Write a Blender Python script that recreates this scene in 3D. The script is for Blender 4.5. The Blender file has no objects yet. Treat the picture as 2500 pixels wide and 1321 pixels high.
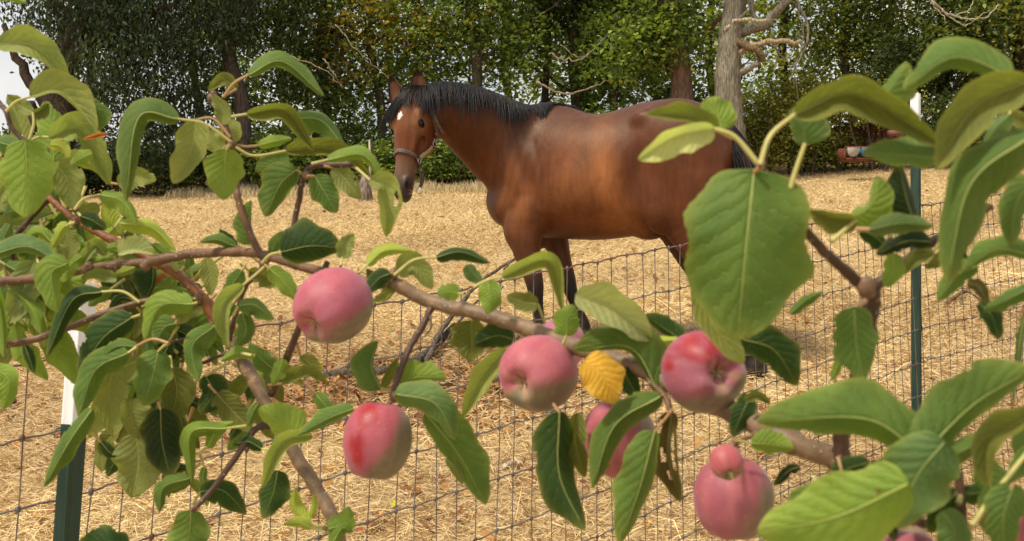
import bpy, math, random
import numpy as np
from mathutils import Vector
R = np.random.RandomState(7)
random.seed(7)
scene = bpy.context.scene
COL = scene.collection
# ------------------------------------------------------------------ camera, sky, sun
F = 2500.0
CAMZ = 1.7
cam_data = bpy.data.cameras.new('camera')
cam = bpy.data.objects.new('camera', cam_data)
COL.objects.link(cam)
cam.location = (0, 0, CAMZ)
cam.rotation_euler = (math.radians(90), 0, 0)
cam_data.sensor_width = 36
cam_data.lens = 36
cam_data.clip_start = 0.05
cam_data.clip_end = 3000
cam_data.dof.use_dof = True
cam_data.dof.focus_distance = 3.6
cam_data.dof.aperture_fstop = 17
scene.camera = cam
SUN_EL, SUN_AZ = math.radians(58), math.radians(232)      # azimuth clockwise from +Y: sun behind the camera, to the left
world = bpy.data.worlds.new("World")
scene.world = world
world.use_nodes = True
wn = world.node_tree
bg = wn.nodes['Background']
sky = wn.nodes.new('ShaderNodeTexSky')
sky.sky_type = 'NISHITA'
sky.sun_disc = False
sky.sun_elevation = SUN_EL
sky.sun_rotation = SUN_AZ
sky.air_density = 1.0
sky.dust_density = 4.0
sky.ozone_density = 0.6
# thin bright cloud over the blue
tc = wn.nodes.new('ShaderNodeTexCoord'); cn = wn.nodes.new('ShaderNodeTexNoise'); cn.inputs['Scale'].default_value = 3.5; cn.inputs['Detail'].default_value = 8
wn.links.new(tc.outputs['Generated'], cn.inputs['Vector'])
cr_ = wn.nodes.new('ShaderNodeMapRange'); cr_.inputs[1].default_value = .40; cr_.inputs[2].default_value = .60; wn.links.new(cn.outputs[0], cr_.inputs[0])
cm_ = wn.nodes.new('ShaderNodeMix'); cm_.data_type = 'RGBA'; cm_.inputs[7].default_value = (6.9, 6.75, 6.5, 1)
mr_ = wn.nodes.new('ShaderNodeMath'); mr_.operation = 'MULTIPLY_ADD'; mr_.inputs[1].default_value = .55; mr_.inputs[2].default_value = .40; wn.links.new(cr_.outputs[0], mr_.inputs[0])
wn.links.new(mr_.outputs[0], cm_.inputs[0]); wn.links.new(sky.outputs[0], cm_.inputs[6]); wn.links.new(cm_.outputs[2], bg.inputs[0])
bg.inputs[1].default_value = 0.1
sd = bpy.data.lights.new('sun', 'SUN')
sd.energy = 2.9
sd.angle = math.radians(7)
sd.color = (1.0, 0.92, 0.78)
sun = bpy.data.objects.new('sun', sd)
COL.objects.link(sun)
sdir = Vector((math.sin(SUN_AZ) * math.cos(SUN_EL), math.cos(SUN_AZ) * math.cos(SUN_EL), math.sin(SUN_EL)))
sun.rotation_euler = sdir.to_track_quat('Z', 'Y').to_euler()
scene.view_settings.view_transform = 'Standard'
scene.view_settings.look = 'None'
scene.view_settings.gamma = 1
scene.view_settings.exposure = 0.5
scene.render.engine = 'CYCLES'
scene.cycles.transparent_max_bounces = 8

# ------------------------------------------------------------------ helpers
def P(px, py, d):
    return np.array([(px - 1250) / F * d, d, CAMZ - (py - 660.5) / F * d])

def lin(c):
    c = np.asarray(c, float) / 255.0
    return np.where(c <= 0.04045, c / 12.92, ((c + 0.055) / 1.055) ** 2.4)

def G0(x, y):
    return 0.003 + 0.177 * y + 0.035 * x

_w = [(R.uniform(0.5, 3.0), R.uniform(0, 6.28), R.uniform(0, 6.28), R.uniform(.3, 1)) for _ in range(14)]
def ground(x, y):
    x = np.asarray(x, float); y = np.asarray(y, float)
    z = G0(x, y)
    s = 0
    for f, a, ph, am in _w:
        s = s + am / (f * 1.5) * np.sin(f * (x * math.cos(a) + y * math.sin(a)) + ph)
    far = np.maximum(0, y - 24)
    return z + 0.018 * s - 0.16 * far          # the slope levels out behind the trees

def empty(name, loc, label, cat, group=None):
    o = bpy.data.objects.new(name, None)
    COL.objects.link(o)
    o.location = Vector([float(v) for v in loc])
    o.empty_display_size = 0.1
    o['label'] = label; o['category'] = cat
    if group: o['group'] = group
    return o

def tag(o, label=None, cat=None, group=None, kind=None):
    if label: o['label'] = label
    if cat: o['category'] = cat
    if group: o['group'] = group
    if kind: o['kind'] = kind
    return o

def mesh(name, V, Fc, mats, parent=None, smooth=True, col=None, uv=None, mi=None, attrs=None):
    """V (n,3); Fc list/array of faces (all tris or all quads as arrays, or list of arrays)"""
    V = np.asarray(V, np.float32)
    me = bpy.data.meshes.new(name)
    groups = Fc if isinstance(Fc, list) else [Fc]
    groups = [np.asarray(g, np.int32) for g in groups if len(g)]
    loops = np.concatenate([g.ravel() for g in groups])
    tot = np.concatenate([np.full(len(g), g.shape[1], np.int32) for g in groups])
    start = np.concatenate([[0], np.cumsum(tot)[:-1]]).astype(np.int32)
    loc = np.zeros(3)
    if parent is not None:
        loc = np.array(parent_world(parent))
    me.vertices.add(len(V)); me.loops.add(len(loops)); me.polygons.add(len(tot))
    me.vertices.foreach_set('co', (V - loc.astype(np.float32)).ravel())
    me.loops.foreach_set('vertex_index', loops)
    me.polygons.foreach_set('loop_start', start)
    me.polygons.foreach_set('loop_total', tot)
    if smooth: me.polygons.foreach_set('use_smooth', np.ones(len(tot), bool))
    if not isinstance(mats, (list, tuple)): mats = [mats]
    for m in mats: me.materials.append(m)
    if mi is not None: me.polygons.foreach_set('material_index', np.asarray(mi, np.int32))
    me.update(calc_edges=True)
    if col is not None:
        a = me.color_attributes.new('Col', 'FLOAT_COLOR', 'POINT')
        c = np.ones((len(V), 4), np.float32); c[:, :3] = col
        a.data.foreach_set('color', c.ravel())
    if attrs:
        for k, v in attrs.items():
            a = me.attributes.new(k, 'FLOAT', 'POINT')
            a.data.foreach_set('value', np.asarray(v, np.float32))
    if uv is not None:
        l = me.uv_layers.new(name='UVMap')
        l.data.foreach_set('uv', np.asarray(uv, np.float32)[loops].ravel())
    o = bpy.data.objects.new(name, me)
    COL.objects.link(o)
    if parent is not None: o.parent = parent
    return o

def parent_world(p):
    v = np.zeros(3)
    while p is not None:
        v = v + np.array(p.location); p = p.parent
    return v

def catmull(pts, n):
    """pts (k,m) -> smooth curve with n samples per segment"""
    pts = np.asarray(pts, float)
    if len(pts) == 2:
        t = np.linspace(0, 1, n + 1)[:, None]
        return pts[0] * (1 - t) + pts[1] * t
    p = np.vstack([2 * pts[0] - pts[1], pts, 2 * pts[-1] - pts[-2]])
    out = []
    for i in range(1, len(p) - 2):
        t = np.linspace(0, 1, n, endpoint=False)[:, None]
        a, b, c, d = p[i - 1], p[i], p[i + 1], p[i + 2]
        out.append(0.5 * ((2 * b) + (-a + c) * t + (2 * a - 5 * b + 4 * c - d) * t ** 2 + (-a + 3 * b - 3 * c + d) * t ** 3))
    out.append(pts[-1:])
    return np.vstack(out)

def tube(path, rad, sides=8, cap=True, jitter=0, seed=0):
    """one tapered tube; path (n,3), rad (n,) -> V, quads"""
    path = np.asarray(path, float); n = len(path)
    rad = np.broadcast_to(np.asarray(rad, float), (n,)).copy()
    T = np.gradient(path, axis=0); T /= np.linalg.norm(T, axis=1)[:, None] + 1e-9
    up = np.array([0.13, 0.31, 0.94]) if abs(T[0][2]) < 0.9 else np.array([0.94, 0.31, 0.13])
    N = up - (T @ up)[:, None] * T; N /= np.linalg.norm(N, axis=1)[:, None] + 1e-9
    for i in range(1, n):
        v = N[i - 1] - (N[i - 1] @ T[i]) * T[i]; N[i] = v / (np.linalg.norm(v) + 1e-9)
    B = np.cross(T, N)
    a = np.linspace(0, 2 * math.pi, sides, endpoint=False)
    rr = rad[:, None] * np.ones(sides)
    if jitter:
        q = np.random.RandomState(seed)
        rr = rr * (1 + jitter * q.randn(n, sides))
    V = path[:, None, :] + rr[:, :, None] * (np.cos(a)[None, :, None] * N[:, None, :] + np.sin(a)[None, :, None] * B[:, None, :])
    V = V.reshape(-1, 3)
    i = np.arange(n - 1)[:, None] * sides; j = np.arange(sides)[None, :]; k = (j + 1) % sides
    Q = np.stack([i + j, i + k, i + sides + k, i + sides + j], -1).reshape(-1, 4)
    if cap:
        c0, c1 = len(V), len(V) + 1
        V = np.vstack([V, path[0] - T[0] * rad[0] * .4, path[-1] + T[-1] * rad[-1] * .4])
        j = np.arange(sides); k = (j + 1) % sides
        T0 = np.stack([np.full(sides, c0), k, j, j], -1)
        T1 = np.stack([np.full(sides, c1), (n - 1) * sides + j, (n - 1) * sides + k, (n - 1) * sides + k], -1)
        return V, Q, np.vstack([T0[:, :3], T1[:, :3]])
    return V, Q, np.zeros((0, 3), int)

class MB:
    def __init__(s): s.V = []; s.Q = []; s.T = []; s.C = []; s.n = 0
    def add(s, V, Q=None, T=None, col=None):
        V = np.asarray(V, float)
        if Q is not None and len(Q): s.Q.append(np.asarray(Q) + s.n)
        if T is not None and len(T): s.T.append(np.asarray(T) + s.n)
        s.V.append(V); s.n += len(V)
        s.C.append(np.broadcast_to(np.asarray(col if col is not None else (.5, .5, .5), float), (len(V), 3)))
    def tube(s, path, rad, sides=8, col=None, **k):
        V, Q, T = tube(path, rad, sides, **k); s.add(V, Q, T, col)
    def box(s, c, size, rot=None, col=None):
        h = np.array(size) / 2
        V = np.array([[x, y, z] for x in (-1, 1) for y in (-1, 1) for z in (-1, 1)], float) * h
        if rot is not None: V = V @ np.asarray(rot).T
        Q = [[0, 1, 3, 2], [4, 6, 7, 5], [0, 4, 5, 1], [2, 3, 7, 6], [0, 2, 6, 4], [1, 5, 7, 3]]
        s.add(V + np.asarray(c), Q, None, col)
    def build(s, name, mats, parent=None, smooth=True, **k):
        V = np.vstack(s.V)
        Fc = []
        if s.Q: Fc.append(np.vstack(s.Q))
        if s.T: Fc.append(np.vstack(s.T))
        return mesh(name, V, Fc, mats, parent, smooth, col=np.vstack(s.C), **k)

# ------------------------------------------------------------------ materials
def nt(name):
    m = bpy.data.materials.new(name); m.use_nodes = True
    t = m.node_tree; b = t.nodes['Principled BSDF']
    return m, t, b
def N(t, typ, **k):
    n = t.nodes.new(typ)
    for a, v in k.items(): setattr(n, a, v)
    return n
def L(t, a, b): t.links.new(a, b)
def math_(t, op, a, b=None, c=None, clamp=False):
    n = N(t, 'ShaderNodeMath', operation=op); n.use_clamp = clamp
    for i, v in enumerate((a, b, c)):
        if v is None: continue
        if isinstance(v, (int, float)): n.inputs[i].default_value = v
        else: L(t, v, n.inputs[i])
    return n.outputs[0]
def mix(t, f, a, b, blend='MIX'):
    n = N(t, 'ShaderNodeMix', data_type='RGBA', blend_type=blend)
    for i, v in ((0, f), (6, a), (7, b)):
        if isinstance(v, (int, float)): n.inputs[i].default_value = v
        elif isinstance(v, (tuple, list, np.ndarray)): n.inputs[i].default_value = (*[float(x) for x in v[:3]], 1)
        else: L(t, v, n.inputs[i])
    return n.outputs[2]
def ramp(t, f, lo, hi):
    n = N(t, 'ShaderNodeMapRange'); n.clamp = True
    L(t, f, n.inputs[0]); n.inputs[1].default_value = lo; n.inputs[2].default_value = hi
    return n.outputs[0]
def noise(t, scale, detail=4, vec=None, dist=0, rough=.5):
    n = N(t, 'ShaderNodeTexNoise'); n.inputs['Scale'].default_value = scale
    n.inputs['Detail'].default_value = detail; n.inputs['Distortion'].default_value = dist
    n.inputs['Roughness'].default_value = rough
    if vec is not None: L(t, vec, n.inputs['Vector'])
    return n.outputs[0]
def coords(t, scale=(1, 1, 1), which='Object'):
    c = N(t, 'ShaderNodeTexCoord'); m = N(t, 'ShaderNodeMapping')
    m.inputs['Scale'].default_value = scale
    L(t, c.outputs[which], m.inputs[0]); return m.outputs[0]
def bump(t, b, h, strength=.3, dist=.01):
    n = N(t, 'ShaderNodeBump'); n.inputs['Strength'].default_value = strength
    n.inputs['Distance'].default_value = dist
    L(t, h, n.inputs['Height']); L(t, n.outputs[0], b.inputs['Normal']); return n

def mat_vcol(name, rough=.7, spec=.3, var=.25, nscale=30, bstr=.3, bdist=.004, transl=0, stretch=(1, 1, 1), metallic=0):
    m, t, b = nt(name)
    a = N(t, 'ShaderNodeAttribute', attribute_name='Col').outputs['Color']
    v = coords(t, stretch)
    n = noise(t, nscale, 6, v)
    f = ramp(t, n, .3, .7)
    dark = mix(t, 1.0, a, (1 - var,) * 3, 'MULTIPLY'); lite = mix(t, 1.0, a, (1 + var,) * 3, 'MULTIPLY')
    c = mix(t, f, dark, lite)
    L(t, c, b.inputs['Base Color'])
    b.inputs['Roughness'].default_value = rough
    b.inputs['Specular IOR Level'].default_value = spec
    b.inputs['Metallic'].default_value = metallic
    if bstr: bump(t, b, n, bstr, bdist)
    if transl:
        tr = N(t, 'ShaderNodeBsdfTranslucent'); ms = N(t, 'ShaderNodeMixShader'); ms.inputs[0].default_value = transl
        c2 = mix(t, 1.0, c, (1.15, 1.2, .6), 'MULTIPLY')
        L(t, c2, tr.inputs[0]); L(t, b.outputs[0], ms.inputs[1]); L(t, tr.outputs[0], ms.inputs[2])
        L(t, ms.outputs[0], t.nodes['Material Output'].inputs[0])
    return m

M_ground, t, b = nt('dry_soil')
v = coords(t)
n1 = noise(t, 1.3, 5, v); n2 = noise(t, 35, 6, v, rough=.7); n3 = noise(t, 5, 5, v, dist=1.0)
c = mix(t, ramp(t, n2, .3, .7), lin((146, 116, 78)), lin((214, 190, 142)))
c = mix(t, ramp(t, n3, .55, .8), c, lin((150, 100, 62)))
c = mix(t, ramp(t, n1, .45, .7), c, lin((190, 166, 120)))
L(t, c, b.inputs['Base Color']); b.inputs['Roughness'].default_value = .95; b.inputs['Specular IOR Level'].default_value = .1
bump(t, b, n2, .8, .03)
M_straw = mat_vcol('straw', .8, .15, .15, 60, 0)
M_litter = mat_vcol('dead_leaf', .8, .2, .3, 80, .3, .002, transl=.15)
M_leafbg = mat_vcol('tree_leaf', .55, .35, .12, 3, 0, transl=.38)
M_bark = mat_vcol('tree_bark', .9, .15, .55, 14, .9, .03, stretch=(3, 3, .5))
M_twig = mat_vcol('apple_bark', .6, .35, .28, 160, .5, .0012, stretch=(1, 1, 1))
# ------------------------------------------------------------------ ground
xs = np.concatenate([np.linspace(-45, -9, 30), np.linspace(-8.8, 9, 220), np.linspace(9.4, 45, 30)])
ys = np.concatenate([np.linspace(-12, 1.5, 12), np.linspace(1.7, 24, 260), np.linspace(24.6, 70, 40)])
X, Y = np.meshgrid(xs, ys)
Z = ground(X, Y)
fine = (np.abs(X) < 9) & (Y > 1.6) & (Y < 24)
Z = Z + fine * 0.008 * R.randn(*Z.shape)
nx, ny = len(xs), len(ys)
i = np.arange(ny - 1)[:, None] * nx; j = np.arange(nx - 1)[None, :]
Qd = np.stack([i + j, i + j + 1, i + nx + j + 1, i + nx + j], -1).reshape(-1, 4)
g = mesh('ground', np.stack([X, Y, Z], -1).reshape(-1, 3), Qd, M_ground)
tag(g, 'dry sloping pasture soil under cut straw', kind='structure')

def patch(x, y):
    """0..1 bare brown streaks in the pasture"""
    s = np.sin(x * 1.1 + 2.2 * np.sin(y * .7)) + np.sin(y * 2.9 + 1.3 * np.sin(x * .8 + 1)) + .8 * np.sin(x * 3.1 - y * 2.3)
    b = np.exp(-(((x + .55) / 1.3) ** 2 + ((y - 6.0) / .55) ** 2))
    return np.clip(.28 + s * .17 + .8 * b, 0, 1)

def blades(n, y0, y1, ln, wd, seed, flat=.35, power=1.0, tuft=0):
    q = np.random.RandomState(seed)
    y = y0 + (y1 - y0) * q.rand(n) ** power
    x = (q.rand(n) * 2 - 1) * (y * .55 + .8)
    if tuft:
        k = n // tuft
        idx = q.randint(0, k, n); x = x[idx] + q.randn(n) * .03; y = y[idx] + q.randn(n) * .03
    z = ground(x, y)
    l = ln * (0.4 + 1.1 * q.rand(n)) * (1 + .0 * y)
    a = q.rand(n) * 6.283
    el = np.abs(q.randn(n)) * flat
    d = np.stack([np.cos(a) * np.cos(el), np.sin(a) * np.cos(el), np.sin(el)], -1)
    s = np.stack([-np.sin(a), np.cos(a), 0 * a], -1)
    w = wd * (0.6 + .8 * q.rand(n)) * (.6 + y * .11)
    p0 = np.stack([x, y, z + .004 + (.025 if y0 < 5 else .012) * q.rand(n) ** 2], -1)
    bend = q.randn(n)[:, None] * s * l[:, None] * .22
    p1 = p0 + d * l[:, None] * .5 + bend + np.array([0, 0, 1]) * (l * .12 * q.rand(n))[:, None]
    p2 = p0 + d * l[:, None] - np.array([0, 0, 1]) * (l * .05)[:, None]
    for p in (p1, p2):
        gz = ground(p[:, 0], p[:, 1]) + .004
        p[:, 2] = np.maximum(p[:, 2], gz)
    hs = (s + np.array([0, 0, .8]) * q.choice([-1, 1], n)[:, None]) * w[:, None] * .5
    V = np.stack([p0 - hs, p0 + hs, p1 + hs, p1 - hs, p2], 1).reshape(-1, 3)
    b = np.arange(n)[:, None] * 5
    Q = np.hstack([b, b + 1, b + 2, b + 3]); T = np.hstack([b + 3, b + 2, b + 4])
    t = q.rand(n)
    base = lin((238, 214, 162))[None] * (1 - t[:, None]) + lin((206, 176, 120))[None] * t[:, None]
    pt = patch(x, y)[:, None] * (.5 + .6 * q.rand(n)[:, None])
    c = base * (1 - np.clip(pt, 0, 1)) + lin((146, 110, 76))[None] * np.clip(pt, 0, 1)
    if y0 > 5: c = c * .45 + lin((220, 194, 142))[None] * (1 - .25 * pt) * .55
    br = (q.rand(n) < (.05 if y0 < 5 else .025))[:, None]
    c = np.where(br, lin((130, 85, 50))[None], c)
    return V, Q, T, np.repeat(c, 5, 0)
mb = MB()
for args in [(110000, 3.2, 8.0, .085, .0022, 1, .35, 1.3), (130000, 6.5, 13, .07, .0018, 2, .42, 1.0), (150000, 11, 21, .065, .0018, 3, .55, 1.0)]:
    V, Q, T, c = blades(*args); mb.add(V, Q, T, c)
V, Q, T, c = blades(9000, 3.3, 16, .13, .0022, 5, 1.0, 1.1, tuft=6); mb.add(V, Q, T, c)
V, Q, T, c = blades(500, 3.4, 9, .34, .0028, 6, .2); mb.add(V, Q, T, c * 1.08)
# taller dry fringe along the edge of the wood
q = np.random.RandomState(9); n = 9000
x = q.uniform(-6, 6, n); edge = 17.9 + .3 * np.sin(x * 2) + .2 * np.sin(x * 5.3)
y = edge + q.uniform(-.5, .5, n); k = (x < -.4); x = x[k]; y = y[k]; n = len(x)
h = q.uniform(.04, .24, n) * (.5 + .5 * np.sin(x * 3) ** 2); a = q.rand(n) * 6.28
p0 = np.stack([x, y, ground(x, y)], -1); p2 = p0 + np.stack([np.cos(a) * h * .4, np.sin(a) * h * .4, h], -1)
p1 = p0 * .5 + p2 * .5 - np.stack([np.cos(a), np.sin(a), 0 * a], -1) * (h * .08)[:, None]
s = np.stack([np.ones(n), 0 * a, 0 * a], -1) * .005
V = np.stack([p0 - s, p0 + s, p1 + s, p1 - s, p2], 1).reshape(-1, 3); bb = np.arange(n)[:, None] * 5
mb.add(V, np.hstack([bb, bb + 1, bb + 2, bb + 3]), np.hstack([bb + 3, bb + 2, bb + 4]), np.repeat(lin((205, 184, 138))[None] * q.uniform(.55, 1.05, (n, 1)), 5, 0))
o = mb.build('dry_grass', M_straw, smooth=False)
tag(o, 'dry straw-coloured cut grass matting the pasture', 'grass', kind='stuff')

# fallen leaves on the straw
def flat_leaves(x, y, size, cols, q, lift=.012):
    n = len(x); a = q.rand(n) * 6.28
    mb = MB()
    m = 6
    ang = np.linspace(0, 2 * np.pi, 9, endpoint=False)
    rr = (size * (.7 + .6 * q.rand(n)))[:, None] * (1 + .3 * q.randn(n, 9).clip(-1.3, 1.3)) * (1 + .35 * np.cos(2 * ang))[None]
    tilt = q.randn(n, 2) * .35
    px = np.cos(ang + a[:, None]) * rr; py = np.sin(ang + a[:, None]) * rr
    pz = px * tilt[:, :1] + py * tilt[:, 1:] + .25 * rr * np.abs(np.sin(ang * 1.5))[None]
    V = np.stack([x[:, None] + px, y[:, None] + py, ground(x[:, None] + px, y[:, None] + py) + lift + np.maximum(pz, -.006)], -1)
    c0 = np.stack([x, y, ground(x, y) + lift], -1)[:, None]
    V = np.concatenate([V, c0], 1).reshape(-1, 3)
    b = np.arange(n)[:, None, None] * 10
    T = np.stack([np.tile(np.arange(9), (1, 1)), np.tile((np.arange(9) + 1) % 9, (1, 1)), np.full((1, 9), 9)], -1)
    T = (b + T).reshape(-1, 3)
    C = np.repeat(cols, 10, 0)
    return V, T, C
q = np.random.RandomState(11); n = 2600
y = 3.3 + 15 * q.rand(n) ** 1.2; x = (q.rand(n) * 2 - 1) * y * .55
n2 = 2800; x = np.concatenate([x, -.55 + .85 * q.randn(n2)]); y = np.concatenate([y, 6.0 + .45 * q.randn(n2)])
n = len(x); t = q.rand(n, 1)
cols = lin((146, 98, 62)) * t + lin((108, 70, 48)) * (1 - t)
cols = np.where(q.rand(n, 1) < .4, lin((192, 140, 82)) * q.uniform(.6, 1, (n, 1)), cols)
V, T, C = flat_leaves(x, y, .011 + .015 * q.rand(n) ** 2, cols, q, .022)
m2 = MB(); m2.add(V, None, T, C)
n = 24; x = q.uniform(-1.6, 2.0, n); y = q.uniform(4, 9, n)
V, T, C = flat_leaves(x, y, np.full(n, .016), np.repeat(lin((205, 205, 60))[None], n, 0), q, .03)
m2.add(V, None, T, C)
tag(m2.build('leaf_litter', M_litter, smooth=False), 'brown and rusty fallen leaves scattered over the straw', 'fallen leaves', kind='stuff')
def bigleaf(px, py, d, size, colr, label):
    p = P(px, py, d); q = np.random.RandomState(int(px))
    V, T, C = flat_leaves(p[:1], p[1:2], np.array([size]), np.array([lin(colr)]), q, .03)
    m3 = MB(); m3.add(V, None, T, C); o = m3.build('fallen_leaf', M_litter, smooth=False)
    tag(o, label, 'leaf')
bigleaf(905, 1270, 4.02, .035, (158, 92, 56), 'curled rust-red fallen leaf on the straw at the bottom, below the leftmost apples')
bigleaf(1937, 1030, 5.1, .022, (225, 205, 60), 'bright yellow fallen leaf on the straw, right of the red-blotched apple')

# fallen limb and other things lying in the field
def gp(px, py):
    k = -(py - 660.5) / F; xx = (px - 1250) / F
    d = 1.697 / (0.177 + .035 * xx - k)
    return np.array([xx * d, d])
mb = MB()
def ground_limb(pts, r0, r1, lift, col, seed):
    q = np.random.RandomState(seed)
    c = []
    for k_, (a, b_, h) in enumerate(pts):
        g2 = gp(a, b_); c.append([g2[0], g2[1], float(ground(g2[0], g2[1])) + h + lift])
    c = catmull(c, 6); c += q.randn(*c.shape) * .004
    mb.tube(c, np.linspace(r0, r1, len(c)), 9, col=lin(col), jitter=.12, seed=seed)
    return c
ground_limb([(770, 925, 0), (850, 912, .01), (960, 905, .02), (1040, 870, .03), (1110, 815, .06)], .035, .022, .02, (88, 82, 70), 1)
ground_limb([(1040, 880, .02), (1090, 830, .12), (1160, 770, .2), (1250, 735, .3), (1290, 725, .36)], .02, .008, .02, (96, 86, 72), 2)
ground_limb([(1090, 850, .05), (1150, 800, .15), (1230, 740, .1)], .012, .005, .02, (84, 72, 58), 3)
ground_limb([(1000, 940, .01), (1080, 935, .03), (1130, 915, .02)], .012, .005, .01, (165, 150, 130), 4)
ground_limb([(1230, 745, .25), (1245, 760, .35), (1260, 765, .42)], .008, .003, .02, (120, 108, 92), 5)
o = mb.build('fallen_branch', M_bark); tag(o, 'grey lichened fallen branch lying on the straw behind the fence', 'branch')
mb = MB(); ground_limb([(-40, 1020, .02), (0, 1010, .03), (35, 998, .02)], .035, .022, .02, (125, 112, 98), 6)
tag(mb.build('log', M_bark), 'short grey stick of wood on the straw at the left edge', 'log')
mb = MB(); ground_limb([(1225, 1142, .01), (1250, 1136, .02), (1275, 1128, .01)], .014, .01, .01, (200, 180, 150), 7)
tag(mb.build('stick', M_bark), 'small pale stick on the straw below the middle apple', 'stick')
mb = MB(); ground_limb([(2310, 745, .02), (2360, 725, .05), (2400, 740, .02)], .016, .006, .01, (110, 88, 66), 8)
ground_limb([(2345, 748, .02), (2352, 725, .1), (2340, 712, .16)], .008, .003, .01, (110, 88, 66), 9)
tag(mb.build('dead_twig', M_bark), 'forked dark dead twig on the straw right of the far fence post', 'twig')

# ------------------------------------------------------------------ the wood behind the pasture
def leaves(cen, nrm_up, size, q, elong=1.5, droop=.3):
    n = len(cen); a = q.rand(n) * 6.283
    e = q.randn(n) * .5 - droop
    d = np.stack([np.cos(a) * np.cos(e), np.sin(a) * np.cos(e), np.sin(e)], -1)
    s = np.cross(d, np.array([0, 0, 1.])); s /= np.linalg.norm(s, axis=1)[:, None] + 1e-6
    u = np.cross(s, d); r = q.randn(n)[:, None] * .6
    s = s * np.cos(r) + u * np.sin(r); u = np.cross(s, d)
    l = (size * (.6 + .8 * q.rand(n)))[:, None]
    p0 = cen - d * l * .5; p3 = cen + d * l * .5
    w = l / elong * .5
    pl = cen - d * l * .1 - s * w + u * w * .35; pr = cen - d * l * .1 + s * w + u * w * .35
    V = np.stack([p0, pl, p3, pr], 1).reshape(-1, 3)
    b = np.arange(n)[:, None] * 4
    T = np.vstack([np.hstack([b, b + 3, b + 2]), np.hstack([b, b + 2, b + 1])])
    return V, T
DENS = .82
TONE = np.array([1.80, 1.62, 1.20])
def crown(name, parent, blobs, nclump, per, size, pal, seed, droop=.3, elong=1.6, spread=.28, sprig=.5, extra=None):
    """blobs: list of (cx,cy,cz,rx,ry,rz,weight)"""
    nclump = int(nclump * DENS); q = np.random.RandomState(seed); blobs = np.array(blobs, float)
    w = blobs[:, 3] * blobs[:, 5]; w /= w.sum()
    bi = q.choice(len(blobs), nclump, p=w); b = blobs[bi]
    v = q.randn(nclump, 3); v /= np.linalg.norm(v, axis=1)[:, None]; v *= (q.rand(nclump, 1) ** .45)
    c = b[:, :3] + v * b[:, 3:6]
    gz = ground(c[:, 0], c[:, 1]); c[:, 2] = np.maximum(c[:, 2], gz + .1 + .3 * q.rand(nclump))
    a = q.rand(nclump) * 6.28; dr = np.stack([np.cos(a), np.sin(a), -droop + q.randn(nclump) * .35], -1)
    t = q.rand(nclump, per, 1) - .5
    sz = sprig * (.5 + q.rand(nclump))[:, None, None]
    pts = c[:, None] + dr[:, None] * t * sz - np.array([0, 0, 1.]) * (t ** 2) * sz * .5 + q.randn(nclump, per, 3) * spread * np.array([1, 1, .55]) * sz
    # colour: clump tone + leaf tone
    pal = np.array([lin(p) for p in pal]); k = q.randint(0, len(pal), nclump)
    cc = pal[k] * TONE * q.uniform(.72, 1.28, (nclump, 1))
    cc = cc[:, None] * q.uniform(.75, 1.25, (nclump, per, 1))
    V, T = leaves(pts.reshape(-1, 3), None, size, q, elong, droop)
    if extra is not None:
        pass
    return mesh(name, V, T, M_leafbg, parent, smooth=False, col=np.repeat(cc.reshape(-1, 3), 4, 0))

def trunk(parent, path, r0, r1, colr, seed, limbs=(), name='trunk', sides=12):
    mb = MB(); q = np.random.RandomState(seed)
    c = catmull(path, 8)
    t = np.linspace(0, 1, len(c))
    rad = r0 * (1 - t) + r1 * t
    rad = rad * (1 + .35 * np.exp(-t * 14))
    mb.tube(c, rad, sides, col=lin(colr), jitter=.05, seed=seed)
    for l in limbs:
        cl = catmull(l[0], 6); cl = cl + q.randn(*cl.shape) * .015
        mb.tube(cl, np.linspace(l[1], l[2], len(cl)), 7, col=lin(l[3] if len(l) > 3 else colr), jitter=.08, seed=seed + 1)
    return mb.build(name, M_bark, parent)

def base(px, d):
    x = (px - 1250) / F * d; return np.array([x, d, float(ground(x, d)) - .1])

def rand_limbs(path, q, n, ln, r, colr, z0=.35):
    c = catmull(path, 10); out = []
    for i in range(n):
        k = int(len(c) * (z0 + (1 - z0) * q.rand())) - 1; p = c[k]; a = q.rand() * 6.28
        d = np.array([math.cos(a), math.sin(a) * .7, .55 + .5 * q.rand()]); l = ln * (.6 + .8 * q.rand())
        out.append(([p, p + d * l * .5, p + d * l + np.array([0, 0, .2 * l * q.randn()])], r, r * .3, colr))
    return out

PAL = dict(
    ash=[(44, 58, 42), (36, 48, 35), (54, 68, 48), (30, 42, 30)],
    dark=[(54, 68, 40), (44, 56, 35), (66, 80, 46)],
    maple=[(84, 104, 46), (68, 90, 44), (96, 114, 56), (60, 80, 42), (104, 118, 56)],
    light=[(118, 134, 66), (98, 118, 58), (138, 146, 78)],
    olive=[(112, 118, 58), (96, 104, 52), (130, 132, 70), (76, 88, 44)],
    autumn=[(130, 118, 46), (92, 100, 44), (84, 100, 44), (104, 84, 42), (74, 88, 40)],
    right=[(74, 90, 46), (58, 74, 42), (92, 106, 54), (108, 114, 56)],
)
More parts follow.
